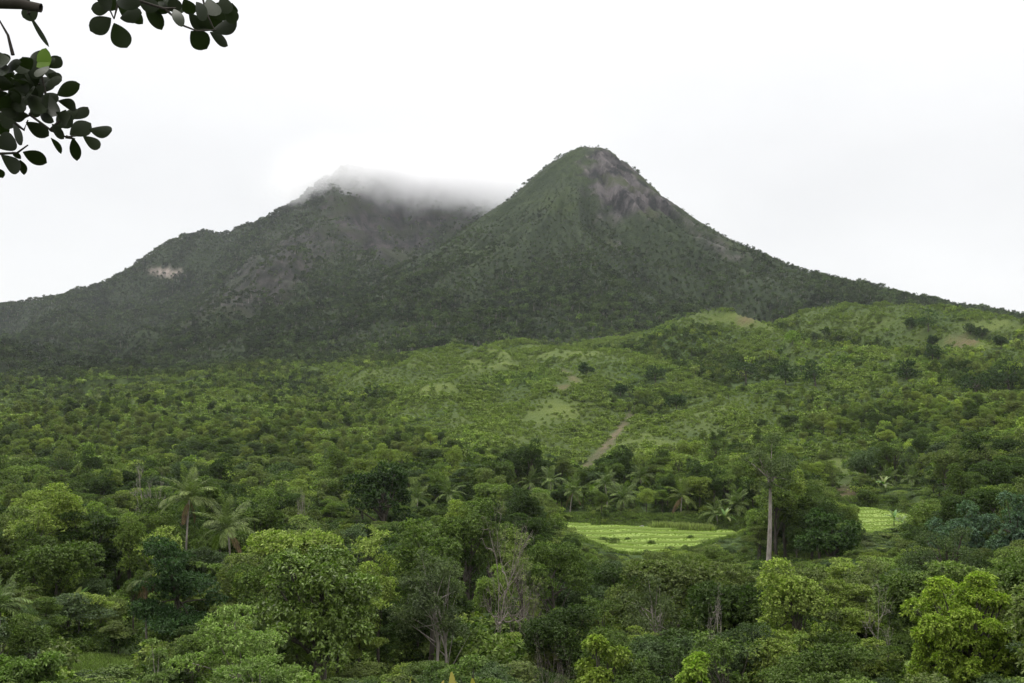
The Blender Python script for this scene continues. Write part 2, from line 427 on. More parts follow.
class Geo:
    """collects vertices and faces of one mesh"""
    def __init__(self): self.V = []; self.F = []; self.n = 0
    def add(self, V, Fc):
        V = np.asarray(V, float); self.V.append(V); self.F.append(np.asarray(Fc, int) + self.n); self.n += len(V)
    def tube(self, pts, rad, sides=6):
        pts = np.asarray(pts, float); n = len(pts)
        rad = np.broadcast_to(np.asarray(rad, float), (n,))
        d = np.gradient(pts, axis=0); d /= np.linalg.norm(d, axis=1)[:, None] + 1e-9
        a = np.array([0.31, 0.17, 0.05]); 
        s = np.cross(d, a + np.array([0, 0, 1.0]) * (np.abs(d[:, 2:3]) < 0.7)); s /= np.linalg.norm(s, axis=1)[:, None] + 1e-9
        b = np.cross(d, s)
        ang = np.linspace(0, 2 * math.pi, sides, endpoint=False)
        ring = pts[:, None, :] + rad[:, None, None] * (np.cos(ang)[None, :, None] * s[:, None, :] + np.sin(ang)[None, :, None] * b[:, None, :])
        i = np.arange(n - 1)[:, None] * sides; j = np.arange(sides)[None, :]; k = (j + 1) % sides
        q = np.stack([i + j, i + k, i + sides + k, i + sides + j], -1).reshape(-1, 4)
        self.add(ring.reshape(-1, 3), q)
    def leaves(self, P, D, Nn, L, Wd, fold=0.12, droop=0.1):
        """P base points, D unit directions, Nn rough normals"""
        n = len(P)
        S = np.cross(D, Nn); S /= np.linalg.norm(S, axis=1)[:, None] + 1e-9
        Nn = np.cross(S, D)
        L = np.broadcast_to(L, (n,))[:, None]; Wd = np.broadcast_to(Wd, (n,))[:, None]
        tip = P + D * L; tip[:, 2] -= (droop * L)[:, 0]
        mid = P + D * L * 0.5
        a = mid + S * Wd / 2 + Nn * fold * Wd
        b = mid - S * Wd / 2 + Nn * fold * Wd
        V = np.stack([P, a, tip, b], 1).reshape(-1, 3)
        self.add(V, np.arange(n * 4).reshape(-1, 4))
    def mesh(self, name, mats, smooth_=False):
        return mesh_from(name, np.concatenate(self.V), self.F, mats, None, smooth_)

def join_meshes(name, geos, mats):
    V = []; Fs = []; mi = []; n = 0
    for gi, g in enumerate(geos):
        for f in g.F: Fs.append(f + n); mi.append(np.full(len(f), gi))
        V += g.V; n += g.n
    return mesh_from(name, np.concatenate(V), Fs, mats, mi)

def unit(v): return v / (np.linalg.norm(v, axis=-1, keepdims=True) + 1e-9)

# ------------------------------------------------------------------ trees
def crown_geo(rng, lobes, n_leaf, leaf, wid, K=7, up=0.5, shell=0.35, droop=0.15, spread=0.75):
    """lobes: (m,6) centre xyz and radii rx, ry, rz; leaves grow in rosettes on the lobes' shells"""
    g = Geo()
    lob = np.asarray(lobes, float)
    wgt = lob[:, 3] * lob[:, 4]; wgt /= wgt.sum()
    m = max(1, n_leaf // K)
    idx = rng.choice(len(lob), m, p=wgt)
    d = unit(rng.normal(size=(m, 3)) + np.array([0, 0, 0.55]))
    rr = 1 - shell * rng.random(m) ** 1.5
    c = lob[idx]
    tip = c[:, :3] + d * c[:, 3:6] * rr[:, None] * (0.9 + 0.25 * rng.random((m, 1)))
    out = unit(d / c[:, 3:6] * c[:, 3:4] + 0.25 * unit(tip - np.array([0, 0, lob[:, 2].mean()])))
    P = np.repeat(tip, K, 0)
    D = unit(np.repeat(out, K, 0) * 0.55 + rng.normal(size=(m * K, 3)) * spread + np.array([0, 0, 0.1]))
    Nn = unit(np.array([0, 0, up]) + np.repeat(out, K, 0) * 0.5 + rng.normal(size=(m * K, 3)) * 0.25)
    L = leaf * (0.7 + 0.6 * rng.random(m * K))
    g.leaves(P, D, Nn, L, wid * L, 0.12, droop)
    return g

def trunk_geo(rng, H, lobes, r0, lean=0.03, sides=7, split=0.45, limb=1.0):
    g = Geo()
    lob = np.asarray(lobes, float)
    cx, cy = lob[:, 0].mean() * 0.5, lob[:, 1].mean() * 0.5
    zt = lob[:, 2].mean()
    ts = np.linspace(0, 1, 7)
    pts = np.stack([cx * ts ** 1.5 + lean * H * np.sin(ts * 3), cy * ts ** 1.5 + lean * H * 0.5 * np.sin(ts * 2.2 + 1) - lean * H * 0.42, -1.2 + (zt + 1.2) * ts], 1)
    rad = r0 * (1.25 - 0.85 * ts); rad[0] *= 1.3
    g.tube(pts, rad, sides)
    for L in lob:
        t = split + (0.95 - split) * rng.random()
        k = t * 6; i = min(5, int(k)); p0 = pts[i] + (pts[i + 1] - pts[i]) * (k - i)
        p3 = L[:3] + np.array([0, 0, -0.2 * L[5]])
        p1 = p0 + (p3 - p0) * 0.4 + np.array([0, 0, 0.12]) * np.linalg.norm(p3 - p0) * rng.uniform(-0.3, 1)
        tt = np.linspace(0, 1, 5)[:, None]
        q = (1 - tt) ** 2 * p0 + 2 * tt * (1 - tt) * p1 + tt ** 2 * p3
        g.tube(q, limb * np.linspace(r0 * 0.42, r0 * 0.12, 5), 4)
    return g

def round_lobes(rng, n, Rr, zc, Rz, lr=0.42, flat=0.8, zmin=-0.7):
    out = []
    while len(out) < n:
        d = rng.normal(size=3); d /= np.linalg.norm(d)
        if d[2] < zmin: continue
        k = rng.uniform(0.4, 0.9)
        r = Rr * lr * rng.uniform(0.65, 1.3) * (1.12 - 0.2 * k)
        out.append([d[0] * Rr * k, d[1] * Rr * k, zc + d[2] * Rz * k, r, r * rng.uniform(0.8, 1.2), r * flat * rng.uniform(0.8, 1.15)])
    return out

def tier_lobes(rng, n, Rr, z0, z1, lr=0.4, flat=0.28):
    out = []
    for i in range(n):
        z = z0 + (z1 - z0) * ((i + rng.random()) / n)
        t = (z - z0) / (z1 - z0 + 1e-6)
        a = rng.random() * 6.283
        k = Rr * (1 - 0.55 * t) * rng.uniform(0.25, 0.85)
        r = Rr * lr * rng.uniform(0.7, 1.2) * (1 - 0.25 * t)
        out.append([k * math.cos(a), k * math.sin(a), z, r, r * rng.uniform(0.7, 1.2), r * flat])
    return out

def branch_tree(rng, H, r0, depth=5, spread=0.55, first=0.35, up=0.25, sides=5, stems=1):
    g = Geo()
    def grow(p, d, L, r, k):
        n = 4
        pts = [p]
        for i in range(n):
            d = d + rng.normal(size=3) * 0.13 + np.array([0, 0, up * 0.12]); d /= np.linalg.norm(d)
            pts.append(pts[-1] + d * L / n)
        g.tube(pts, np.linspace(r, r * 0.7, n + 1), sides if k > 2 else 3)
        if k == 0: return
        for c in range(int(rng.integers(2, 4))):
            dd = d + rng.normal(size=3) * spread; dd[2] += up; dd /= np.linalg.norm(dd)
            start = pts[-1] if c == 0 else pts[int(rng.integers(2, n + 1))]
            grow(start, dd, L * rng.uniform(0.6, 0.85), r * 0.68, k - 1)
    for s in range(stems):
        grow(np.array([s * 0.25, 0, -0.8]), unit(np.array([rng.normal() * 0.12, rng.normal() * 0.12, 1.0])), H * first, r0, depth)
    return g

RNG = np.random.default_rng(7)
PROTO = {}          # key -> dict(crown, trunk, joined, H, R)
def proto(key, crown, trunk, Hh, Rr, bark=None, leafm=None):
    bark = bark or M_BARK; leafm = leafm or M_LEAF
    PROTO[key] = dict(crown=crown.mesh('crown', [leafm]) if crown else None, trunk=trunk.mesh('trunk', [bark], True) if trunk else None,
                      joined=join_meshes(key, [x for x in (crown, trunk) if x], [m for x, m in ((crown, leafm), (trunk, bark)) if x]), H=Hh, R=Rr)

def build_protos():
    for k in range(5):                                # rounded broadleaf, near
        rng = np.random.default_rng(100 + k)
        Rr, Hh = 2.8, 8.5
        zc = [5.4, 5.2, 5.6, 5.0, 5.5][k]; Rz = [3.0, 3.2, 2.7, 3.4, 2.9][k]
        lb = round_lobes(rng, [13, 18, 10, 22, 15][k], Rr, zc, Rz, [0.44, 0.36, 0.5, 0.33, 0.4][k], 0.75)
        leaf, wid = [(0.23, .42), (0.18, .5), (0.29, .38), (0.16, .55), (0.21, .45)][k]
        proto('round_%d' % k, crown_geo(rng, lb, [15000, 18000, 11000, 21000, 16000][k], leaf, wid), trunk_geo(rng, Hh, lb, 0.16), Hh, Rr)
    for k in range(3):                                # flat tiers, feathery
        rng = np.random.default_rng(130 + k)
        Rr, Hh = 3.4, 8.0
        lb = tier_lobes(rng, [12, 16, 10][k], Rr, [3.8, 3.2, 5.0][k], 7.5, [0.42, 0.36, 0.5][k], 0.24)
        proto('tier_%d' % k, crown_geo(rng, lb, 15000, 0.2, 0.42, K=8, up=1.3, spread=0.9), trunk_geo(rng, Hh, lb, 0.12), Hh, Rr)
    for k in range(2):                                # tall oval
        rng = np.random.default_rng(150 + k)
        Rr, Hh = 2.1, 10.5
        lb = round_lobes(rng, 17, Rr, 6.8, 3.9, 0.45, 0.8)
        proto('tall_%d' % k, crown_geo(rng, lb, 14000, 0.2, 0.45), trunk_geo(rng, Hh, lb, 0.16), Hh, Rr)
    for k in range(2):                                # thin open crown
        rng = np.random.default_rng(160 + k)
        Rr, Hh = 2.6, 9.0
        lb = round_lobes(rng, 26, Rr, 5.8, 3.3, 0.27, 0.7)
        proto('open_%d' % k, crown_geo(rng, lb, 3600, 0.2, 0.45, K=5, shell=0.9), trunk_geo(rng, Hh, lb, 0.1, split=0.25), Hh, Rr)
    for k in range(4):                                # the same at a distance
        rng = np.random.default_rng(200 + k)
        Rr, Hh = 2.8, 8.0
        lb = round_lobes(rng, [9, 12, 8, 11][k], Rr, 5.0, [3.0, 2.6, 3.4, 2.4][k], 0.46, 0.75) if k < 3 else tier_lobes(rng, 10, 3.2, 3.8, 7.2, 0.42, 0.28)
        proto('mid_%d' % k, crown_geo(rng, lb, 2400, 0.46, 0.5), trunk_geo(rng, Hh, lb, 0.16, sides=5), Hh, Rr, M_BARK)
    for k in range(5):                                # mountain trees
        rng = np.random.default_rng(230 + k)
        Rr, Hh = [3.0, 2.6, 3.4, 2.2, 2.6][k], [9, 10, 8, 11, 9.5][k]
        lb = round_lobes(rng, 6, Rr, Hh * 0.66, Hh * 0.3, 0.5, 0.75)
        proto('far_%d' % k, crown_geo(rng, lb, 260, 1.1, 0.6, K=5), trunk_geo(rng, Hh, lb[:3], 0.17, sides=4), Hh, Rr, M_PALEBARK if k > 2 else M_BARK)
    for k in range(3):                                # shrubs
        rng = np.random.default_rng(260 + k)
        lb = round_lobes(rng, 8, 1.3, 0.7, 0.7, 0.45, 0.75, -0.2)
        proto('shrub_%d' % k, crown_geo(rng, lb, 1300, 0.19, 0.5), trunk_geo(rng, 1.6, lb[:4], 0.05, sides=4), 1.75, 1.25)
        rng = np.random.default_rng(270 + k)
        proto('scrub_%d' % k, crown_geo(rng, lb, 220, 0.45, 0.55, K=5), trunk_geo(rng, 1.6, lb[:2], 0.05, sides=3), 1.75, 1.25)
    for k in range(2):                                # grass tufts
        rng = np.random.default_rng(280 + k)
        g = Geo(); n = 40
        P = np.concatenate([rng.normal(size=(n, 2)) * 0.22, np.zeros((n, 1))], 1)
        D = unit(np.concatenate([rng.normal(size=(n, 2)) * 0.45, np.ones((n, 1))], 1))
        g.leaves(P, D, unit(rng.normal(size=(n, 3)) + np.array([0, 0, .2])), 0.55 * (0.6 + 0.6 * rng.random(n)), 0.05, 0.05, 0.12)
        proto('tuft_%d' % k, g, None, 0.5, 0.4)
build_protos()

# ------------------------------------------------------------------ custom properties
def tag(o, label=None, cat=None, group=None, kind=None):
    if label: o['label'] = label
    if cat: o['category'] = cat
    if group: o['group'] = group
    if kind: o['kind'] = kind
    return o
def empty(name, loc, rz=0.0, sc=(1, 1, 1)):
    o = bpy.data.objects.new(name, None); COL.objects.link(o)
    o.location = loc; o.rotation_euler = (0, 0, rz); o.scale = sc
    o.empty_display_size = 0.5
    return o
def part(name, me, parent, tint=None):
    o = bpy.data.objects.new(name, me); COL.objects.link(o); o.parent = parent
    if tint is not None: o['tint'] = [float(x) for x in tint]
    return o
THINGS = []         # (object, u, v, kind words, category, group, look) for the labels
def add_tree(name, pr, X, Y, z, sc, rz, tint):
    o = empty(name, (X, Y, z), rz, sc)
    if pr['trunk']: part('trunk', pr['trunk'], o)
    if pr['crown']: part('crown', pr['crown'], o, tint)
    return o
# ------------------------------------------------------------------ ground sheet
def build_ground():
    us = np.concatenate([np.arange(-680, -60, 20.0), np.arange(-60, 1085, 2.2), np.arange(1100, 1790, 20.0)])
    ys = np.concatenate([np.geomspace(2, 60, 50, endpoint=False), np.geomspace(60, 1000, 290, endpoint=False), np.linspace(1000, 1640, 110, endpoint=False), np.linspace(1640, 1910, 80, endpoint=False), np.linspace(1910, 2900, 170, endpoint=False), np.linspace(2900, 5200, 12)])
    U, Y = np.meshgrid(us, ys)
    X = (U - 512) * Y / F
    Z = terrain(X, Y)
    c = cover(X.ravel(), Y.ravel(), Z.ravel())
    nr, nc = X.shape
    V = np.stack([X, Y, Z], -1).reshape(-1, 3)
    i = np.arange(nr - 1)[:, None] * nc; j = np.arange(nc - 1)[None, :]
    q = np.stack([i + j, i + j + 1, i + nc + j + 1, i + nc + j], -1).reshape(-1, 4)
    b = len(V)                                        # the flat ground behind the viewpoint
    V = np.concatenate([V, [[-200, -60, -1.7], [200, -60, -1.7], [200, 2, -1.75], [-200, 2, -1.75]]])
    m, t, bs, out = new_mat('hillside_ground')
    me = mesh_from('ground', V, [q, np.array([[b, b + 1, b + 2, b + 3]])], [m], None, True)
    c['mt'] = (Y.ravel() > 1080).astype(float)
    for key in ('g', 'd', 'sc', 'rk', 'cl', 'mt', 'rd'):
        a = me.attributes.new(key, 'FLOAT', 'POINT')
        a.data.foreach_set('value', np.concatenate([c[key], np.zeros(4)]).astype(np.float32))
    A = {k: N(t, 'ShaderNodeAttribute', attribute_name=k).outputs['Fac'] for k in ('g', 'd', 'sc', 'rk', 'cl', 'mt', 'rd')}
    tc = t.nodes.new('ShaderNodeTexCoord')
    def noise(scale, det=5.0, stretch=None, lo=0.35, hi=0.65, rough=0.6):
        n = N(t, 'ShaderNodeTexNoise', Scale=scale, Detail=det, Roughness=rough)
        if stretch:
            mp = N(t, 'ShaderNodeMapping'); mp.inputs['Scale'].default_value = stretch
            t.links.new(tc.outputs['Object'], mp.inputs['Vector']); t.links.new(mp.outputs['Vector'], n.inputs['Vector'])
        else: t.links.new(tc.outputs['Object'], n.inputs['Vector'])
        r = N(t, 'ShaderNodeMapRange'); r.inputs['From Min'].default_value = lo; r.inputs['From Max'].default_value = hi
        t.links.new(n.outputs['Fac'], r.inputs['Value'])
        return r.outputs['Result']
    base = mixc(t, A['mt'], mixc(t, noise(0.25), (0.03, 0.05, 0.016), (0.065, 0.1, 0.03)), mixc(t, noise(0.12), (0.018, 0.028, 0.013), (0.04, 0.055, 0.024)))
    gsm = N(t, 'ShaderNodeMapRange'); gsm.inputs['From Min'].default_value = 0.72; gsm.inputs['From Max'].default_value = 0.98
    t.links.new(A['g'], gsm.inputs['Value'])
    gr = mixc(t, gsm.outputs['Result'], mixc(t, noise(0.05, 6), (0.055, 0.08, 0.02), (0.085, 0.11, 0.028)), mixc(t, noise(0.05, 6), (0.07, 0.1, 0.023), (0.108, 0.138, 0.033)))
    gr = mixc(t, noise(0.4, 4, None, 0.5, 0.8), gr, (0.06, 0.085, 0.026))
    c1 = mixc(t, A['g'], base, gr)
    dirt = mixc(t, noise(0.3), (0.105, 0.078, 0.045), (0.17, 0.118, 0.072))
    c2 = mixc(t, A['d'], c1, dirt)
    scar = mixc(t, noise(0.12, 6, (1, 0.3, 1)), (0.075, 0.08, 0.038), (0.14, 0.112, 0.069))
    c3 = mixc(t, A['sc'], c2, scar)
    rock = mixc(t, noise(0.045, 8, (1, 0.7, 0.16), 0.42, 0.6), (0.016, 0.016, 0.017), (0.115, 0.102, 0.103))
    rock = mixc(t, noise(0.05, 8, (1, 1, 0.25), 0.58, 0.74), rock, (0.2, 0.172, 0.165))
    rock = mixc(t, noise(0.012, 6, None, 0.5, 0.6), rock, (0.06, 0.07, 0.035))
    rock = mixc(t, A['rd'], rock, mixc(t, 1.0, rock, (0.42, 0.4, 0.4), 'MULTIPLY'))
    c4 = mixc(t, A['rk'], c3, rock)
    c5 = mixc(t, A['cl'], c4, mixc(t, noise(0.08, 5), (0.38, 0.32, 0.28), (0.16, 0.13, 0.11)))
    t.links.new(c5, bs.inputs['Base Color'])
    bs.inputs['Roughness'].default_value = 0.95; bs.inputs['Specular IOR Level'].default_value = 0.1
    bp = N(t, 'ShaderNodeBump'); bp.inputs['Distance'].default_value = 1.2; bp.inputs['Strength'].default_value = 0.8
    t.links.new(noise(0.35, 8, None, 0.2, 0.8, 0.7), bp.inputs['Height']); bp2 = N(t, 'ShaderNodeBump'); bp2.inputs['Distance'].default_value = 9.0
    t.links.new(A['rk'], bp2.inputs['Strength']); t.links.new(noise(0.035, 8, (1, 0.6, 0.25), 0.2, 0.8, 0.65), bp2.inputs['Height']); t.links.new(bp.outputs['Normal'], bp2.inputs['Normal']); t.links.new(bp2.outputs['Normal'], bs.inputs['Normal'])
    o = bpy.data.objects.new('ground', me); COL.objects.link(o); tag(o, kind='structure')
    # horizon of the nearer land per column, used to leave out what stands behind a ridge
    v = HZ - F * Z / Y
    run = np.minimum.accumulate(v, axis=0)
    return us, ys, run
G_US, G_YS, G_RUN = build_ground()

def behind_ridge(X, Y, Z, H):
    u, vt = uv(X, Y, Z + H)
    i = np.clip(np.searchsorted(G_US, u), 0, len(G_US) - 1)
    j = np.clip(np.searchsorted(G_YS, Y * 0.985) - 1, 0, len(G_YS) - 1)
    return vt > G_RUN[j, i] + 3.0

# ------------------------------------------------------------------ rice terraces
def build_rice():
    m, t, bs, out = new_mat('rice_green')
    tc = t.nodes.new('ShaderNodeTexCoord')
    n = N(t, 'ShaderNodeTexNoise', Scale=0.35, Detail=5.0); t.links.new(tc.outputs['Object'], n.inputs['Vector'])
    mr = N(t, 'ShaderNodeMapRange'); mr.inputs['From Min'].default_value = 0.38; mr.inputs['From Max'].default_value = 0.62
    t.links.new(n.outputs['Fac'], mr.inputs['Value'])
    t.links.new(mixc(t, mr.outputs['Result'], (0.155, 0.225, 0.03), (0.205, 0.28, 0.04)), bs.inputs['Base Color'])
    bs.inputs['Roughness'].default_value = 0.9
    m2, t2, b2, _o = new_mat('grassy_bank')
    b2.inputs['Base Color'].default_value = (0.145, 0.205, 0.035, 1); b2.inputs['Roughness'].default_value = 0.95
    pts = []
    for name, poly, zf, steps in (('rice_field', PADDY, paddy_z, 9), ('terraced_field', PADDY_B, paddy_b_z, 12)):
        p = np.array(poly, float)
        ya, yb = p[:, 1].min(), p[:, 1].max()
        V = []; Fq = []; Mi = []
        es = np.linspace(ya, yb, steps + 1); es[1:-1] += np.random.default_rng(steps).uniform(-.38, .38, steps - 1) * (yb - ya) / steps
        for k in range(steps):
            xs = np.arange(p[:, 0].min() - 1, p[:, 0].max() + 1, 0.5)
            lo = es[k] + 1.1 * np.sin(xs * 0.21 + k * 1.3) + 0.7 * np.sin(xs * 0.53 + k)
            hi = es[k + 1] + 1.1 * np.sin(xs * 0.21 + (k + 1) * 1.3) + 0.7 * np.sin(xs * 0.53 + k + 1)
            z = float(zf((es[k] + es[k + 1]) / 2))
            for a in range(len(xs) - 1):
                xm = xs[a] + 0.25
                ym = (lo[a] + hi[a]) / 2
                if poly_mask(np.array([xm]), np.array([ym]), poly, 0.3)[0] < 0.5: continue
                x0, x1 = xs[a], xs[a + 1]
                b = len(V)
                bw = 0.25                              # the bund along the lower edge
                V += [(x0, lo[a] + bw, z), (x1, lo[a + 1] + bw, z), (x1, hi[a + 1], z), (x0, hi[a], z),
                      (x0, lo[a], z + 0.16), (x1, lo[a + 1], z + 0.16), (x1, lo[a + 1] - 0.25, z - 0.75), (x0, lo[a] - 0.25, z - 0.75)]
                Fq += [(b, b + 1, b + 2, b + 3), (b + 4, b + 5, b + 1, b), (b + 7, b + 6, b + 5, b + 4)]
                Mi += [0, 1, 1]
                for q in range(8):
                    pts.append((random.uniform(x0, x1), random.uniform(lo[a] + bw, hi[a]), z))
        me = mesh_from(name, np.array(V), [np.array(Fq)], [m, m2], [np.array(Mi)])
        o = bpy.data.objects.new(name, me); COL.objects.link(o); tag(o, kind='structure')
    return np.array(pts)
random.seed(5)
RICE_PTS = build_rice()

# ------------------------------------------------------------------ masses of plants (nobody could count them)
PCOLS = {}
def stuff(name, P, pid_keys, pid, rot, scl, tint):
    key = tuple(pid_keys)
    c = bpy.data.collections.new(name + '_kinds')
    for k, kk in enumerate(pid_keys):
        o = bpy.data.objects.new('%02d_%s' % (k, kk), PROTO[kk]['joined']); c.objects.link(o)
    me = bpy.data.meshes.new(name)
    me.vertices.add(len(P)); me.vertices.foreach_set('co', np.asarray(P, np.float32).ravel())
    a = me.attributes.new('pid', 'INT', 'POINT'); a.data.foreach_set('value', np.asarray(pid, np.int32))
    for nm, d in (('rot', rot), ('scl', scl), ('tint', tint)):
        a = me.attributes.new(nm, 'FLOAT_VECTOR', 'POINT'); a.data.foreach_set('vector', np.asarray(d, np.float32).ravel())
    o = bpy.data.objects.new(name, me); COL.objects.link(o); tag(o, kind='stuff')
    ng = bpy.data.node_groups.new(name + '_growth', 'GeometryNodeTree')
    ng.interface.new_socket('Geometry', in_out='INPUT', socket_type='NodeSocketGeometry')
    ng.interface.new_socket('Geometry', in_out='OUTPUT', socket_type='NodeSocketGeometry')
    gi = ng.nodes.new('NodeGroupInput'); go = ng.nodes.new('NodeGroupOutput')
    iop = ng.nodes.new('GeometryNodeInstanceOnPoints'); ci = ng.nodes.new('GeometryNodeCollectionInfo')
    ci.inputs['Collection'].default_value = c; ci.inputs['Separate Children'].default_value = True; ci.inputs['Reset Children'].default_value = True
    iop.inputs['Pick Instance'].default_value = True
    def attr(nm, ty):
        n = ng.nodes.new('GeometryNodeInputNamedAttribute'); n.data_type = ty; n.inputs['Name'].default_value = nm
        return n.outputs['Attribute']
    L = ng.links.new
    L(gi.outputs[0], iop.inputs['Points']); L(ci.outputs[0], iop.inputs['Instance'])
    L(attr('pid', 'INT'), iop.inputs['Instance Index']); L(attr('rot', 'FLOAT_VECTOR'), iop.inputs['Rotation']); L(attr('scl', 'FLOAT_VECTOR'), iop.inputs['Scale'])
    L(iop.outputs[0], go.inputs[0])
    md = o.modifiers.new('growth', 'NODES'); md.node_group = ng
    return o

def jgrid(s, y0, y1, seed, ulo=-170, uhi=1194):
    rng = np.random.default_rng(seed)
    xr = max(abs(ulo - 512), abs(uhi - 512)) * y1 / F
    gx, gy = np.meshgrid(np.arange(-xr, xr, s), np.arange(y0, y1, s))
    X = (gx + rng.uniform(-.45, .45, gx.shape) * s).ravel(); Y = (gy + rng.uniform(-.45, .45, gx.shape) * s).ravel()
    u = 512 + F * X / np.maximum(Y, 1)
    k = (u > ulo) & (u < uhi) & (Y > y0)
    return X[k], Y[k]

PAL = np.array([(0.045, 0.071, 0.019), (0.083, 0.12, 0.03), (0.13, 0.178, 0.044), (0.187, 0.235, 0.054), (0.128, 0.16, 0.05), (0.077, 0.11, 0.048)])
PAL_NAME = ['dark green', 'deep green', 'mid green', 'bright green', 'olive green', 'blue-green']

# ------------------------------------------------------------------ single trees that stand out
HEROES = []      # u, half width px, Y, row down to which it stays free, world R
def ground_at(u, Y):
    X = (u - 512) * Y / F
    return X, gz(X, Y)
def y_at(u, v, y0, y1, default):
    """distance at which the ground seen at column u reaches row v"""
    ys = np.linspace(y0, y1, 700); zs = terrain((u - 512) * ys / F, ys)
    vs = HZ - F * zs / ys
    k = np.where(vs <= v)[0]
    return float(ys[k[0]]) if len(k) else default
def keep(u, hw, Y, vlow, Rr=None):
    HEROES.append((u, hw, Y, vlow, hw * Y / F if Rr is None else Rr))

SINGLES = []     # object, u, v, label, short landmark name
def single(name, label, cat, u, vtop, wpx, Y, key=None, geos=None, tint=PAL[1], vlow=None, rz=None, bark=None, leafm=None, group=None, crown_name='crown', wide=None):
    X, z = ground_at(u, Y)
    top = (HZ - vtop) * Y / F
    Hh = top - z; Rr = wpx * Y / F / 2
    if geos is None:
        p = PROTO[key]
        o = add_tree(name, p, X, Y, z, (Rr / p['R'], Rr / p['R'], Hh / p['H']), (u * 1.7) % 6.28 if rz is None else rz, tint)
    else:
        crown, trunk = geos(Hh, Rr)
        o = empty(name, (X, Y, z), 0 if rz is None else rz)
        part('trunk', trunk.mesh('trunk', [bark or M_BARK], True), o)
        if crown: part(crown_name, crown.mesh(crown_name, [leafm or M_LEAF]), o, tint)
    tag(o, label, cat, group)
    if vlow: keep(u, wpx / 2, Y, vlow, Rr)
    SINGLES.append((o, u, vtop + 0.4 * wpx, Rr, Y, top, z))
    return o

def g_lush(seed, nl, leaf, wid, n, lr=0.34, flat=0.7, zlow=0.3, K=8, up=0.6, zmin=-0.55, spread=0.75, droop=0.2):
    def f(Hh, Rr):
        rng = np.random.default_rng(seed)
        zc = Hh * (zlow + 1) / 2; Rz = Hh * (1 - zlow) / 2
        lb = round_lobes(rng, nl, Rr * 0.92, zc, Rz * 0.9, lr, flat, zmin)
        return crown_geo(rng, lb, n, leaf, wid, K=K, up=up, droop=droop, spread=spread), trunk_geo(rng, Hh, lb, 0.03 * Hh)
    return f
def g_tier(seed, nl, leaf, n, z0=0.35, lr=0.42, flat=0.22, r0=0.018):
    def f(Hh, Rr):
        rng = np.random.default_rng(seed)
        lb = tier_lobes(rng, nl, Rr, Hh * z0, Hh * 0.95, lr, flat)
        return crown_geo(rng, lb, n, leaf, 0.4, K=9, up=1.4, spread=0.95), trunk_geo(rng, Hh, lb, r0 * Hh)
    return f
def g_bare(seed, depth=5, spread=0.5, up=0.25, stems=1, r0=0.012, first=0.34):
    def f(Hh, Rr):
        g = branch_tree(np.random.default_rng(seed), Hh, r0 * Hh, depth, spread, first, up, 5, stems)
        V = np.concatenate(g.V); k = Hh / V[:, 2].max(); kr = Rr / np.percentile(np.abs(V[:, :2]), 97)
        g.V = [v * np.array([kr, kr, k]) for v in g.V]
        return None, g
    return f
def g_sparse(seed, n, leaf=0.16, lr=0.2, nl=34, stems=2, zlow=0.2):
    def f(Hh, Rr):
        rng = np.random.default_rng(seed)
        lb = round_lobes(rng, nl, Rr, Hh * (zlow + 1) / 2, Hh * (1 - zlow) / 2, lr, 0.8, -0.8)
        a = lb[:len(lb) // 2]; b = lb[len(lb) // 2:]
        g = trunk_geo(rng, Hh, a, 0.012 * Hh, split=0.25)
        g2 = trunk_geo(rng, Hh, b, 0.011 * Hh, split=0.2)
        for v, fc in zip(g2.V, g2.F): pass
        off = np.array([0.9, 0.3, 0])
        n0 = g.n
        g.V += [v + off * np.clip(1 - v[:, 2:3] / Hh, 0, 1) for v in g2.V]; g.F += [fc + n0 for fc in g2.F]; g.n += g2.n
        return crown_geo(rng, lb, n, leaf, 0.45, K=5, shell=0.95), g
    return f
def g_tall(seed, zcrown=0.72):
    def f(Hh, Rr):
        rng = np.random.default_rng(seed)
        lb = round_lobes(rng, 15, Rr, Hh * (zcrown + 1) / 2, Hh * (1 - zcrown) / 2, 0.36, 0.6, -0.9)
        g = trunk_geo(rng, Hh, lb, 0.4, lean=0.012, split=0.8)
        return crown_geo(rng, lb, 12000, 0.27, 0.5, K=6, shell=0.9), g
    return f

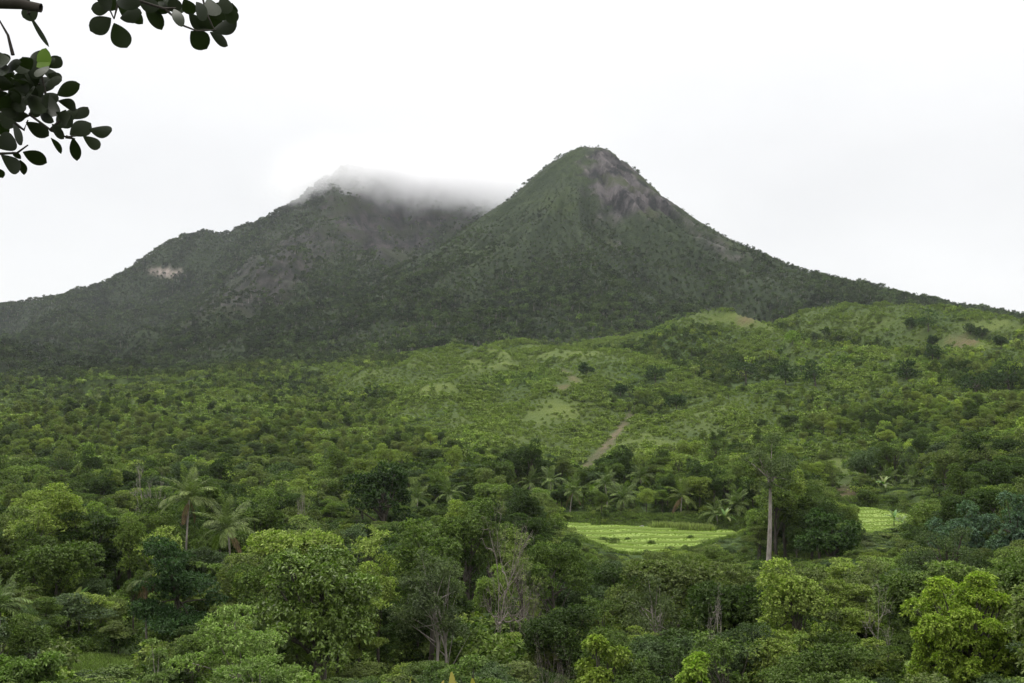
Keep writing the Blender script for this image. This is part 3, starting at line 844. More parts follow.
def build_singles():
    S = single
    S('broadleaf_tree', 'big round tree with large glossy bright leaves in clumps, below the feathery palms', 'tree', 317, 533, 145, 80,
      geos=g_lush(1, 42, 0.34, 0.42, 30000, 0.25, 0.7, 0.1, K=9), tint=(0.125, 0.18, 0.037), vlow=672, leafm=M_GLOSSY)
    S('broadleaf_tree', 'large yellow-green tree with heavy lush clumps beside the right border of the photo', 'tree', 960, 555, 130, 75,
      geos=g_lush(2, 70, 0.24, 0.42, 62000, 0.22, 0.6, 0.05, K=9, zmin=-0.95), tint=(0.225, 0.3, 0.043), vlow=675)
    S('broadleaf_tree', 'young yellow-green tree with a narrow rounded crown at the bottom of the photo', 'tree', 700, 624, 52, 60,
      geos=g_lush(3, 18, 0.24, 0.5, 11000, 0.34, 0.7, 0.15), tint=(0.22, 0.31, 0.048), vlow=680)
    S('broadleaf_tree', 'very dark dense round tree standing above the bright glossy tree', 'tree', 381, 452, 74, 200,
      geos=g_lush(4, 26, 0.5, 0.5, 12000, 0.3, 0.75, 0.1), tint=(0.034, 0.06, 0.018), vlow=520)
    S('broadleaf_tree', 'dark dome-shaped tree standing left of the small terraced field', 'tree', 829, 497, 70, 170,
      geos=g_lush(5, 26, 0.42, 0.5, 12000, 0.3, 0.7, 0.05), tint=(0.05, 0.088, 0.026), vlow=555)
    S('broadleaf_tree', 'wide grey-green dome of a tree right of the small terraced field', 'tree', 946, 515, 96, 125,
      geos=g_lush(6, 40, 0.2, 0.5, 21000, 0.24, 0.6, 0.1, K=6), tint=(0.075, 0.105, 0.042), vlow=560)
    S('spreading_tree', 'pale yellow-green tree with flat feathery tiers at the bottom left', 'tree', 236, 607, 150, 62,
      geos=g_tier(7, 15, 0.2, 15000, 0.45, 0.4, 0.2), tint=(0.18, 0.25, 0.07), vlow=655, bark=M_PALEBARK)
    S('spreading_tree', 'low pale green feathery tree under the big glossy tree, cut by the bottom edge', 'tree', 262, 648, 130, 50,
      geos=g_tier(8, 10, 0.17, 11000, 0.5, 0.4, 0.2), tint=(0.14, 0.2, 0.06), vlow=683, bark=M_PALEBARK)
    S('spreading_tree', 'dark tree with layered drooping fronds of fine leaves just below the two coconut palms', 'tree', 178, 535, 118, 100,
      geos=g_tier(9, 24, 0.28, 22000, 0.2, 0.36, 0.3), tint=(0.04, 0.075, 0.028), vlow=620)
    S('sapling', 'slim sapling with a white trunk and pale leaves beside the grassy clearing', 'tree', 153, 632, 62, 56,
      geos=g_tier(10, 9, 0.18, 3200, 0.45, 0.34, 0.22, 0.009), tint=(0.14, 0.19, 0.065), vlow=683, bark=M_PALEBARK)
    S('sparse_tree', 'thin grey-green tree with two pale stems left of the tall bare tree', 'tree', 434, 545, 92, 95,
      geos=g_sparse(11, 19000, 0.19, 0.26), tint=(0.09, 0.115, 0.055), vlow=660, bark=M_PALEBARK)
    S('sparse_tree', 'thin olive tree with fine leaves in front of the bright rice field', 'tree', 652, 570, 84, 100,
      geos=g_sparse(12, 11000, 0.18, 0.24), tint=(0.09, 0.115, 0.048), vlow=625, bark=M_PALEBARK)
    S('bare_tree', 'tall leafless grey-brown tree with fine branches in the middle of the forest', 'tree', 496, 492, 66, 105,
      geos=g_bare(13, 6, 0.62, 0.12, 2), vlow=632, bark=M_TWIG)
    S('bare_tree', 'leafless pinkish-brown bush of dry twigs right of the tall bare tree', 'tree', 524, 550, 44, 103,
      geos=g_bare(14, 6, 0.85, 0.05, 2, 0.007, 0.4), vlow=600, bark=M_TWIG)
    S('bare_tree', 'pale leafless tree behind and left of the upper coconut palm', 'tree', 152, 455, 40, 168,
      geos=g_bare(15, 6, 0.7, 0.12, 2), vlow=492, bark=M_PALEBARK)
    S('bare_tree', 'small whitish dead tree left of the large yellow-green tree', 'tree', 878, 576, 36, 92,
      geos=g_bare(16, 6, 0.7, 0.12, 1), vlow=642, bark=M_PALEBARK)
    S('bare_tree', 'grey leafless twiggy bush near the bottom centre of the photo', 'tree', 548, 626, 52, 66,
      geos=g_bare(17, 6, 0.7, 0.12, 3, 0.006, 0.4), vlow=683, bark=M_TWIG)
    S('bare_tree', 'pale dry twigs of a leafless tree beside the young yellow-green tree', 'tree', 712, 586, 40, 88,
      geos=g_bare(18, 6, 0.8, 0.1, 1), vlow=618, bark=M_PALEBARK)
    S('bare_tree', 'pale dead tree rising from the bushes left of the dark dense tree', 'tree', 303, 488, 18, 180,
      geos=g_bare(19, 5, 0.4, 0.3), vlow=515, bark=M_PALEBARK)
    S('tall_tree', 'tallest tree with a long bare pale trunk and thin crown right of the rice field', 'tree', 768, 434, 62, 185,
      geos=g_tall(20, 0.5), tint=(0.1, 0.13, 0.055), vlow=560, bark=M_PALEBARK)
    S('bush', 'yellow-green bush at the bottom edge right of the grey twiggy bush', 'bush', 598, 622, 74, 64,
      geos=g_lush(21, 26, 0.22, 0.5, 15000, 0.3, 0.65, 0.05), tint=(0.19, 0.245, 0.045), vlow=683)
    S('bush', 'flat light green bush at the bottom edge behind the yellowing leaf blades', 'bush', 470, 648, 92, 56,
      geos=g_tier(22, 14, 0.18, 13000, 0.2, 0.36, 0.26), tint=(0.125, 0.18, 0.05), vlow=683)
    S('bush', 'light yellow-green leafy bush in the bottom left corner', 'bush', 22, 646, 92, 62,
      geos=g_lush(23, 26, 0.26, 0.45, 12000, 0.3, 0.5, 0.05, up=1.0), tint=(0.12, 0.18, 0.045), vlow=683)
    for u, vt, w, Y, lab in ((1012, 486, 58, 150, 'vine-draped mound of pale blue-green foliage over dark shade at the right edge'),
                             (960, 497, 60, 165, 'vine-covered tree with pale blue-green leaves above the wide grey-green dome')):
        S('vine_covered_tree', lab, 'tree', u, vt, w, Y, geos=g_lush(int(u), 22, 0.34, 0.5, 13000, 0.34, 0.9, 0.0, up=0.9), tint=(0.09, 0.145, 0.09), vlow=vt + 48,
          crown_name='foliage', group='vine covered trees')
    # trees and bushes on the grassy foothills
    for u, vt, w, Y, tint, lab in (
            (792, 330, 17, 740, (0.13, 0.19, 0.035), 'lone light yellow-green tree on the grassy foothill under the main peak'),
            (911, 315, 15, 840, (0.03, 0.05, 0.016), 'dark round bush on the crest of the grassy hill, left of a pair'),
            (928, 308, 26, 860, (0.035, 0.06, 0.018), 'dark spreading tree on the crest of the grassy hill'),
            (906, 359, 24, 620, (0.024, 0.042, 0.014), 'almost black rounded bush in the middle of the right-hand hillside'),
            (932, 344, 20, 700, (0.03, 0.05, 0.016), 'dark bush below the bare reddish earth on the right-hand hill'),
            (932, 335, 12, 760, (0.03, 0.05, 0.016), 'small dark bush just left of the bare reddish earth'),
            (970, 323, 13, 860, (0.028, 0.046, 0.014), 'small dark tree at the foot of the smooth grass hill, left of its neighbour'),
            (982, 326, 13, 850, (0.028, 0.046, 0.014), 'small dark tree at the foot of the smooth grass hill, right of its neighbour'),
            (1001, 334, 16, 800, (0.028, 0.046, 0.014), 'dark tree under the smooth grass hill near the right border'),
            (620, 382, 16, 660, (0.026, 0.046, 0.016), 'blackish bush below the round grass knoll'),
            (586, 362, 16, 740, (0.026, 0.046, 0.016), 'dark bush beside the red earth patch on the middle hill'),
            (676, 390, 24, 600, (0.026, 0.046, 0.014), 'dark bush under the narrow bright grass strip'),
            (745, 356, 34, 640, (0.024, 0.042, 0.014), 'dark thicket tree in the fold below the grassy foothill, west of the lone light tree'),
            (785, 360, 28, 630, (0.024, 0.042, 0.014), 'dark thicket tree in the fold below the lone light tree'),
            (815, 360, 30, 620, (0.028, 0.048, 0.016), 'dark wide tree in the fold, right of the lone light tree'),
            (655, 365, 22, 690, (0.028, 0.048, 0.016), 'dark clump of a tree right of the round grass knoll'),
            (975, 360, 40, 560, (0.024, 0.042, 0.014), 'large dark tree of the grove on the right-hand hillside'),
            (1008, 358, 40, 560, (0.024, 0.042, 0.014), 'large dark tree closing the grove at the right border')):
        Y = y_at(u, vt + w * 0.9, 350, 1050, Y)
        S('hillside_tree', lab, 'tree', u, vt, w * 1.1, Y, geos=g_lush(int(u), 14, 0.8, 0.5, 2200, 0.36, 0.75, -0.1, K=6), tint=np.array(tint) * 1.4, vlow=vt + w * 0.8, group='dark trees on the grassy foothills')

build_singles()

# ------------------------------------------------------------------ palms
def frond_mesh(seed, e0, bend, L=4.6, dry=False):
    rng = np.random.default_rng(seed)
    g = Geo()
    n = 12
    e = np.radians(np.linspace(e0, e0 - bend, n))
    st = L / (n - 1)
    p = np.zeros((n, 3))
    for i in range(1, n):
        p[i] = p[i - 1] + st * np.array([math.cos(e[i]), 0, math.sin(e[i])])
    g.tube(p, np.linspace(0.055, 0.012, n), 4)
    m = 38
    t = np.linspace(0.13, 0.99, m)
    base = np.stack([np.interp(t * (n - 1), np.arange(n), p[:, k]) for k in range(3)], 1)
    dr = np.stack([np.interp(t * (n - 1), np.arange(n), np.gradient(p, axis=0)[:, k]) for k in range(3)], 1); dr = unit(dr)
    ll = 1.05 * np.sin(np.clip(t * 0.86 + 0.14, 0, 1) * math.pi) ** 0.6 * L / 4.6 + 0.12
    for s in (-1, 1):
        D = unit(dr * 0.75 + np.array([0, s, 0]) * 0.75 + np.array([0, 0, -0.22 - (0.6 if dry else 0)]) + rng.normal(size=(m, 3)) * 0.1)
        up = unit(np.cross(dr, np.array([0, 1.0, 0])) * -1 + rng.normal(size=(m, 3)) * 0.2)
        g.leaves(base, D, np.where(up[:, 2:3] < 0, -up, up), ll, 0.085 * L / 4.6, 0.2, 0.2)
    return g
FRONDS = [frond_mesh(k, e0, bend).mesh('frond', [M_LEAF]) for k, (e0, bend) in enumerate([(88, 25), (76, 60), (60, 85), (38, 95), (12, 75)])]
DRYFROND = frond_mesh(9, -35, 50, 3.8, True).mesh('frond', [M_DRY])
def palm(u, vc, Y, fl, label, tint=(0.075, 0.105, 0.035), nf=20, dead=3, lean=0.6, vlow=None, seed=0, group='coconut palms', name='coconut_palm'):
    rng = np.random.default_rng(500 + seed)
    X, z = ground_at(u, Y)
    zc = (HZ - vc) * Y / F
    Ht = max(zc - z, 1.5)
    s = fl / 4.6
    o = empty(name, (X, Y, z))
    g = Geo(); t = np.linspace(0, 1, 9)
    lx = lean * rng.uniform(-1, 1)
    g.tube(np.stack([lx * (t ** 2 - 1), lean * 0.4 * (t - 1), -0.8 + (Ht + 0.8) * t], 1), np.interp(t, [0, .08, 1], [0.24, 0.16, 0.11]) * max(s, .7), 7)
    part('trunk', g.mesh('trunk', [M_PALEBARK], True), o)
    tilt = Euler((rng.uniform(-.22, .22), rng.uniform(-.22, .22), rng.uniform(0, 6.28))).to_matrix()
    for k in range(nf + dead):
        a = k * 2.39996 + rng.uniform(-.2, .2)
        if k >= nf: me = DRYFROND
        else: me = FRONDS[min(4, int(k / nf * 5))]
        f = part('frond', me, o, np.array(tint) * rng.uniform(0.75, 1.25))
        if k >= nf: f['label'] = 'drooping dead brown frond'
        f.location = (0, 0, Ht); f.rotation_euler = (tilt @ Euler((rng.uniform(-.25, .25), rng.uniform(-.15, .15), a)).to_matrix()).to_euler(); f.scale = (s * rng.uniform(.75, 1.12),) * 3
    tag(o, label, 'palm tree', group)
    hw = fl * 0.85 * F / Y
    if vlow: keep(u, hw, Y, vlow, fl * 0.5)
    SINGLES.append((o, u, vc, fl * 0.75, Y, zc + fl * 0.5, z))
    return o
palm(189, 500, 140, 4.5, 'upper of the two big coconut palms in the left forest, with brown dead fronds', (0.145, 0.18, 0.065), 24, 2, 0.5, 512, 1)
palm(228, 530, 128, 4.4, 'lower of the two big coconut palms in the left forest, fronds arching to the right', (0.13, 0.165, 0.06), 22, 1, 0.8, 547, 2)
palm(146, 581, 99, 2.3, 'small half-dead palm with reddish-brown fronds among dark leaves', (0.09, 0.12, 0.04), 5, 7, 0.3, 583, 3)
palm(-2, 608, 74, 2.7, 'palm at the left border whose pale fronds arch over dark shade', (0.13, 0.175, 0.065), 14, 0, 0.3, 614, 4)
MID = [(551, 482, 272, 4.6, 'coconut palm above the left end of the rice field'), (573, 493, 262, 4.6, 'coconut palm with a bare pale stem at the left corner of the rice field'),
       (605, 484, 268, 4.9, 'tall coconut palm behind the middle of the rice field, left of a star-shaped one'), (623, 499, 262, 4.9, 'star-shaped coconut palm behind the middle of the rice field'),
       (682, 497, 255, 5.2, 'coconut palm with a full pale stem standing at the back edge of the rice field'), (530, 484, 285, 4.6, 'coconut palm left of the group behind the rice field'),
       (640, 478, 290, 4.6, 'coconut palm in the dark grove behind the rice field'),
       (418, 499, 240, 4.4, 'small palm right of the very dark dense tree, first of two'), (450, 495, 245, 4.4, 'small palm right of the very dark dense tree, second of two'),
       (736, 505, 250, 4.6, 'low palm with arching fronds right of the rice field, nearer the tall bare trunk'), (716, 514, 248, 4.2, 'low palm at the right corner of the rice field'),
       (888, 484, 305, 5.4, 'palm with broad fronds above the small terraced field, left of its twin'), (911, 492, 300, 5.0, 'palm above the small terraced field, right of its twin')]
for k, (u, v, Y, fl, lab) in enumerate(MID):
    palm(u, v, Y, fl, lab, (0.115, 0.155, 0.05) if k != 4 else (0.15, 0.185, 0.06), 15 + (k * 5) % 8, 2 if k in (1, 4) else 0, 0.8, v + 5 if k not in (1, 4) else 530, 10 + k)

# banana plants, reeds and the leaf blades by the viewpoint
def paddle_mesh(seed, e0, bend, L, Wd, mat, name='leaf', nseg=8):
    n = nseg; e = np.radians(np.linspace(e0, e0 - bend, n)); st = L / (n - 1)
    p = np.zeros((n, 3))
    for i in range(1, n): p[i] = p[i - 1] + st * np.array([math.cos(e[i]), 0, math.sin(e[i])])
    t = np.linspace(0, 1, n)
    w = Wd * np.clip(np.sin(np.clip(t * 1.02, 0, 1) * math.pi) ** 0.55, 0.06, 1) * np.where(t < 0.15, 0.25, 1)
    w[-1] = 0.01
    up = np.stack([-np.sin(e), np.zeros(n), np.cos(e)], 1)
    a = p + np.array([0, 1, 0]) * w[:, None] / 2 + up * w[:, None] * 0.16
    b = p - np.array([0, 1, 0]) * w[:, None] / 2 + up * w[:, None] * 0.16
    V = np.stack([a, p, b], 1).reshape(-1, 3)
    i = np.arange(n - 1) * 3
    q = np.concatenate([np.stack([i, i + 1, i + 4, i + 3], 1), np.stack([i + 1, i + 2, i + 5, i + 4], 1)])
    return mesh_from(name, V, [q], [mat], None, True)
BAN = [paddle_mesh(k, e, b, 2.6, 0.62, M_GLOSSY) for k, (e, b) in enumerate([(80, 50), (62, 80), (40, 90)])]
def banana(u, vb, Y, s, label, seed):
    rng = np.random.default_rng(seed)
    X, z = ground_at(u, Y)
    o = empty('banana_plant', (X, Y, z))
    g = Geo(); t = np.linspace(0, 1, 5)
    g.tube(np.stack([0 * t, 0 * t, -0.3 + (2.2 * s + 0.3) * t], 1), np.linspace(.16, .09, 5) * s, 6)
    part('stem', g.mesh('stem', [M_LEAF], True), o, (0.09, 0.12, 0.04))
    for k in range(9):
        f = part('leaf', BAN[k % 3], o, (0.1 * rng.uniform(.8, 1.3), 0.16 * rng.uniform(.8, 1.2), 0.035))
        f.location = (0, 0, 2.1 * s); f.rotation_euler = (0, 0, k * 2.4 + rng.uniform(-.3, .3)); f.scale = (s,) * 3
    tag(o, label, 'banana plant', 'banana plants'); keep(u, 2.5 * s * F / Y, Y, vb, 2 * s)
    SINGLES.append((o, u, vb - 10, 1.6 * s, Y, z + 4 * s, z))
banana(894, 520, 250, 1.1, 'bright banana plant on the small terraced field', 1)
banana(902, 522, 246, 0.9, 'smaller banana plant beside the bright one on the small terraced field', 2)
banana(75, 592, 112, 1.0, 'pale-leaved banana plant among bushes in the left forest', 3)
banana(725, 528, 246, 1.1, 'banana plant at the right end of the rice field', 4)
banana(884, 498, 288, 1.2, 'banana plant at the head of the small terraced field', 5)

def reeds(u, Y, n, seed, label):
    rng = np.random.default_rng(seed); X, z = ground_at(u, Y)
    g = Geo()
    P = np.concatenate([rng.uniform(-1, 1, (n, 1)) * 1.9, rng.uniform(-1, 1, (n, 1)) * 0.8, np.zeros((n, 1)) + 0.2], 1)
    D = unit(np.concatenate([rng.normal(size=(n, 2)) * 0.28, np.ones((n, 1))], 1))
    g.leaves(P, D, unit(rng.normal(size=(n, 3))), 2.5 * rng.uniform(.6, 1.15, n), 0.16, 0.05, 0.15)
    g2 = Geo(); g2.tube(np.array([[-1.8, 0, -.3], [0, 0, 0.1], [1.8, 0, -.3]]), 0.25, 5)
    o = empty('reed_clump', (X, Y, z))
    part('blades', g.mesh('blades', [M_LEAF]), o, (0.26, 0.3, 0.11)); part('root_mound', g2.mesh('root_mound', [M_BARK]), o)
    tag(o, label, 'reeds', 'reed clumps behind the rice field'); keep(u, 10, Y, 533, 1.5)
    SINGLES.append((o, u, 529, 1.9, Y, z + 2, z))
for k, u in enumerate((660, 668, 677, 687, 696, 705)):
    reeds(u, 247 - k * 0.6, 420, 70 + k, '%s reed clump from the left along the back of the rice field' % ['first', 'second', 'third', 'fourth', 'fifth', 'sixth'][k])

# pale stones on the back bank of the rice field
m_st, t_st, b_st, _o = new_mat('pale_stone')
tcs = t_st.nodes.new('ShaderNodeTexCoord'); nss = N(t_st, 'ShaderNodeTexNoise', Scale=3.0, Detail=6.0)
t_st.links.new(tcs.outputs['Object'], nss.inputs['Vector'])
t_st.links.new(mixc(t_st, nss.outputs['Fac'], (0.1, 0.1, 0.09), (0.34, 0.34, 0.33)), b_st.inputs['Base Color']); b_st.inputs['Roughness'].default_value = 0.9
def boulder(u, Y, r, seed, label):
    rng = np.random.default_rng(seed)
    n = 14; m = 9
    th = np.linspace(0, 2 * math.pi, n, endpoint=False); ph = np.linspace(0.05, math.pi - 0.05, m)
    TH, PH = np.meshgrid(th, ph)
    d = np.stack([np.sin(PH) * np.cos(TH), np.sin(PH) * np.sin(TH), np.cos(PH)], -1)
    k = 0.75 + 0.5 * fbm(d[..., 0] * 1.6 + seed * 3 + d[..., 2], d[..., 1] * 1.6 + d[..., 2] * 1.3, seed, 3)
    V = (d * k[..., None] * np.array([r * 1.3, r, r * 0.75])).reshape(-1, 3)
    i = np.arange(m - 1)[:, None] * n; j = np.arange(n)[None, :]
    q = np.stack([i + j, i + n + j, i + n + (j + 1) % n, i + (j + 1) % n], -1).reshape(-1, 4)
    me = mesh_from('boulder', V, [q, np.array([np.arange(n)])[:, :n], (np.arange(n)[::-1] + (m - 1) * n)[None, :]], [m_st], None, False)
    X, z = ground_at(u, Y)
    o = bpy.data.objects.new('boulder', me); COL.objects.link(o); o.location = (X, Y, z + r * 0.55)
    tag(o, label, 'rock', 'rocks by the rice field'); keep(u, 6, Y, 533, r)
boulder(642, 248.5, 0.75, 1, 'largest pale rock on the bank behind the rice field')
boulder(645.5, 249, 0.6, 2, 'smaller pale rock touching the largest one behind the rice field')
boulder(657, 248.5, 0.5, 3, 'pale rock by the left end of the reeds')

for u, Y, w, lab in ((604, 233.5, 2.2, 'leftmost low bush growing on a bank inside the rice field'), (613, 231, 2.8, 'largest dark bush growing on a bank inside the rice field'),
                     (627, 234, 1.5, 'small bush between the largest bush and the middle of the rice field'), (651, 230, 2.0, 'low bush in the middle of the rice field near its lower edge'), (690, 236, 1.6, 'low bush on a bank in the right half of the rice field')):
    X, z = ground_at(u, Y); z += 0.6
    p = PROTO['shrub_%d' % (int(u) % 3)]
    o = add_tree('bush', p, X, Y, z, (w / 2.6, w / 2.6, w / 3.4), u, PAL[1]); tag(o, lab, 'bush', 'bushes on the rice field banks')
    SINGLES.append((o, u, HZ - F * z / Y, w / 2, Y, z + 1, z))
# clearings that stay open in front of the fields and the grass
for u, hw, Y, vl in ((578, 8, 232, 535), (592, 9, 222, 545), (610, 10, 216, 553), (630, 10, 214, 558), (648, 9, 216, 549), (664, 9, 220, 546), (682, 9, 224, 545), (700, 9, 228, 544), (718, 9, 234, 544), (734, 6, 238, 546),
                     (870, 10, 226, 548), (884, 10, 227, 547), (896, 9, 240, 536), (846, 10, 300, 499), (100, 40, 88, 678), (62, 16, 90, 672), (138, 14, 90, 672)):
    HEROES.append((u, hw, Y, vl, 0.0))
for u, v in ((584, 467), (590, 459), (597, 451), (604, 443), (612, 434), (620, 425), (627, 416)):
    HEROES.append((u, 4, y_at(u, v, 330, 800, 420), v + 2, 0.0))
# ------------------------------------------------------------------ the forest
HER = np.array([h for h in HEROES], float)
def fit_heights(X, Y, z, Hh, Rr):
    """keeps the sight line open to what stands behind: returns a scale for each plant (0 = leave out)"""
    k = np.ones(len(X))
    u = 512 + F * X / Y
    rp = Rr * F / Y
    for hu, hw, hY, vlow, hR in HER:
        near = (Y < hY) & (np.abs(u - hu) < hw * 0.9 + rp * 0.75)
        zmax = (HZ - vlow) * Y / F
        k = np.where(near, np.minimum(k, (zmax - z) / Hh), k)
        if hR > 0:
            hx = (hu - 512) * hY / F
            d = np.hypot(X - hx, Y - hY)
            k = np.where(d < hR * 0.75 + Rr * 0.55, 0, k)
    return k

def make_forest():
    rng = np.random.default_rng(77)
    parts = []
    # valley trees, then foothill trees, then the mountains
    for s, y0, y1, seed in ((4.2, 42, 330, 1), (5.2, 330, 1090, 2), (6.5, 1090, 2692, 3)):
        X, Y = jgrid(s, y0, y1, seed)
        Z = terrain(X, Y)
        c = cover(X, Y, Z)
        r = rng.random(len(X))
        if seed == 1:
            p = (1 - smooth(.25, .6, c['g'])) * (1 - c['pd']) * (1 - c['d'])
        elif seed == 2:
            wood = np.clip(0.7 + (fbm(X / 55, Y / 75, 91, 4) - 0.5) * 3.2 - c['g'] * 1.4 + (0.58 - spurs(X, Y)) * 3.0, 0, 1)
            near = smooth(330, 480, Y)
            right = smooth(800, 960, c['u']) * smooth(345, 365, c['v']) * 0.5
            left = (1 - smooth(250, 430, c['u'])) * 0.45
            p = np.clip(wood * (1 - 0.45 * near) + (right + left) * (1 - c['g']), 0, 1) * (1 - c['d']) * (1 - c['sc']) * (1 - c['pd'])
        else:
            p = (1 - np.clip(c['rk'] * 1.05, 0, 1)) * (1 - c['cl']) * (1 - 0.85 * smooth(.2, .6, c['g']))
        p = p * (1 - smooth(0.05, 0.4, c['clear']))
        k = r < p
        X, Y, Z = X[k], Y[k], Z[k]; c = {a: b[k] for a, b in c.items()}
        parts.append((seed, X, Y, Z, c))
    T = {k: [] for k in 'X Y Z H R fam col reg mt'.split()}
    for seed, X, Y, Z, c in parts:
        n = len(X)
        q = rng.random(n)
        sc_ = 75.0 if seed == 3 else 24.0
        sp = fbm(X / sc_, Y / sc_, 95 + seed, 4, 0.6)
        if seed == 1:
            fam = np.where(q < .48, 0, np.where(q < .74, 1, np.where(q < .88, 2, 3)))
            fam = np.where((sp > .6) & (q > .3), 1, fam)
            sz = (0.55 + 1.0 * rng.random(n) ** 2.1) * 1.0
        elif seed == 2:
            fam = np.zeros(n, int)
            sz = (0.5 + 0.6 * rng.random(n) ** 1.6) * (1 - 0.35 * smooth(.1, .5, c['g']))
        else:
            fam = np.zeros(n, int)
            ridge = smooth(1500, 1900, Y)
            sz = (0.6 + 0.75 * rng.random(n) ** 1.5) * (0.8 + 0.5 * smooth(.3, .7, fbm(X / 45, Y / 70, 103, 3))) * np.where((Y < 1905) & (X > -330), 1 - 0.7 * smooth(80, 350, Z), 1)
        H0 = np.array([8.5, 8.0, 10.5, 9.0])[fam]; R0 = np.array([2.8, 3.4, 2.1, 2.6])[fam]
        # species colour: patches of like kinds, light and dark individuals
        w = np.clip((sp - 0.5) * 2.2 + 0.5 + rng.normal(size=n) * 0.26, 0, 0.999)
        ci = np.digitize(w, [0.2, 0.48, 0.7, 0.88])
        ci = np.where(rng.random(n) < 0.14, 4, ci); ci = np.where(rng.random(n) < 0.07, 5, ci)
        if seed == 3: ci = np.where(ci == 3, 2, ci)
        if seed == 2: ci = np.where((spurs(X, Y) < 0.55) & (rng.random(n) < 0.6), np.maximum(ci - 2, 0), ci)
        T['X'].append(X); T['Y'].append(Y); T['Z'].append(Z); T['H'].append(H0 * sz); T['R'].append(R0 * sz * rng.uniform(.85, 1.2, n))
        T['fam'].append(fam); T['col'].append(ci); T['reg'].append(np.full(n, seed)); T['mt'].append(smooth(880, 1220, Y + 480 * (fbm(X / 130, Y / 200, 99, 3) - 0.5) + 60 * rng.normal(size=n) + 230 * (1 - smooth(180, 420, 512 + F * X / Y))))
    return {k: np.concatenate(v) for k, v in T.items()}

def make_shrubs():
    rng = np.random.default_rng(78)
    out = {k: [] for k in 'X Y Z H R g reg'.split()}
    for s, y0, y1, seed in ((2.5, 40, 300, 11), (2.9, 300, 1100, 12)):
        X, Y = jgrid(s, y0, y1, seed)
        Z = terrain(X, Y); c = cover(X, Y, Z)
        r = rng.random(len(X))
        dens = np.where(Y < 300, 0.9, 0.85)
        p = dens * (1 - 0.15 * smooth(.3, .7, c['g'])) * (1 - c['pd']) * (1 - c['d']) * (1 - 0.85 * c['sc'])
        p = p * (1 - 0.8 * smooth(.85, 1.0, c['g']))
        p = p * (1 - 0.9 * smooth(0.05, 0.4, c['clear']))
        p = np.where(Y < 110, p * (1 - smooth(.4, .7, c['g'])), p)
        k = r < p
        n = int(k.sum())
        g = c['g'][k]
        cl_ = fbm(X[k] / 16, Y[k] / 20, 98, 3)
        sz = (0.5 + 0.7 * rng.random(n) ** 2 + 0.9 * smooth(.42, .7, cl_)) * (1 - 0.2 * smooth(.2, .7, g)) * (np.where(Y[k] < 140, 1.4, 1.05) if seed == 11 else 1.12)
        out['X'].append(X[k]); out['Y'].append(Y[k]); out['Z'].append(Z[k]); out['H'].append(1.75 * sz); out['R'].append(1.25 * sz * rng.uniform(.9, 1.3, n)); out['g'].append(g)
        out['reg'].append(np.full(n, seed))
    return {k: np.concatenate(v) for k, v in out.items()}

T = make_forest(); S = make_shrubs()
def sel(D, k): return {a: b[k] for a, b in D.items()}
k = fit_heights(T['X'], T['Y'], T['Z'], T['H'], T['R'])
T['H'] *= np.clip(k, 0.01, 1); T['R'] *= np.clip(k, 0.01, 1) ** 0.5
T = sel(T, (k > 0.2) & ((T['Y'] < 900) | ~behind_ridge(T['X'], T['Y'], T['Z'], T['H'])))
k = fit_heights(S['X'], S['Y'], S['Z'], S['H'], S['R'] * 0.3)
k = np.where(k == 0, 0, np.maximum(k, 0.38))
S['H'] *= np.clip(k, 0.01, 1)
S = sel(S, (k > 0.1) & ((S['Y'] < 500) | ~behind_ridge(S['X'], S['Y'], S['Z'], S['H'])))

# which plants show largest from the road: front to back over a coarse grid
def visible_area():
    items = []
    for i in range(len(T['X'])):
        if T['Y'][i] < 520: items.append((T['Y'][i], 0, i))
    for i in range(len(S['X'])):
        if S['Y'][i] < 300: items.append((S['Y'][i], 1, i))
    for i, s_ in enumerate(SINGLES): items.append((s_[4], 2, i))
    items.sort()
    buf = np.zeros((342, 512), bool)
    vt = np.zeros(len(T['X'])); vs = np.zeros(len(S['X']))
    yy, xx = np.mgrid[0:342, 0:512]
    for Y, kind, i in items:
        if kind == 0: X, Rr, top, bot = T['X'][i], T['R'][i], T['Z'][i] + T['H'][i], T['Z'][i] + T['H'][i] * 0.3
        elif kind == 1: X, Rr, top, bot = S['X'][i], S['R'][i], S['Z'][i] + S['H'][i], S['Z'][i]
        else:
            s_ = SINGLES[i]; X = (s_[1] - 512) * Y / F; Rr = s_[3]; top = s_[5]; bot = s_[6] * 0.75 + top * 0.25
        cu = (512 + F * X / Y) / 2; ru = max(Rr * F / Y / 2, .5)
        v0 = (HZ - F * top / Y) / 2; v1 = (HZ - F * bot / Y) / 2
        cv = (v0 + v1) / 2; rv = max((v1 - v0) / 2, .5)
        a, b, c_, d = max(int(cu - ru), 0), min(int(cu + ru) + 2, 512), max(int(cv - rv), 0), min(int(cv + rv) + 2, 342)
        if a >= b or c_ >= d: continue
        m = ((xx[c_:d, a:b] - cu) / ru) ** 2 + ((yy[c_:d, a:b] - cv) / rv) ** 2 < 0.85
        new = m & ~buf[c_:d, a:b]
        n = new.sum() * 4
        buf[c_:d, a:b] |= m
        if kind == 0: vt[i] = n
        elif kind == 1: vs[i] = n
    return vt, vs
VT, VS = visible_area()

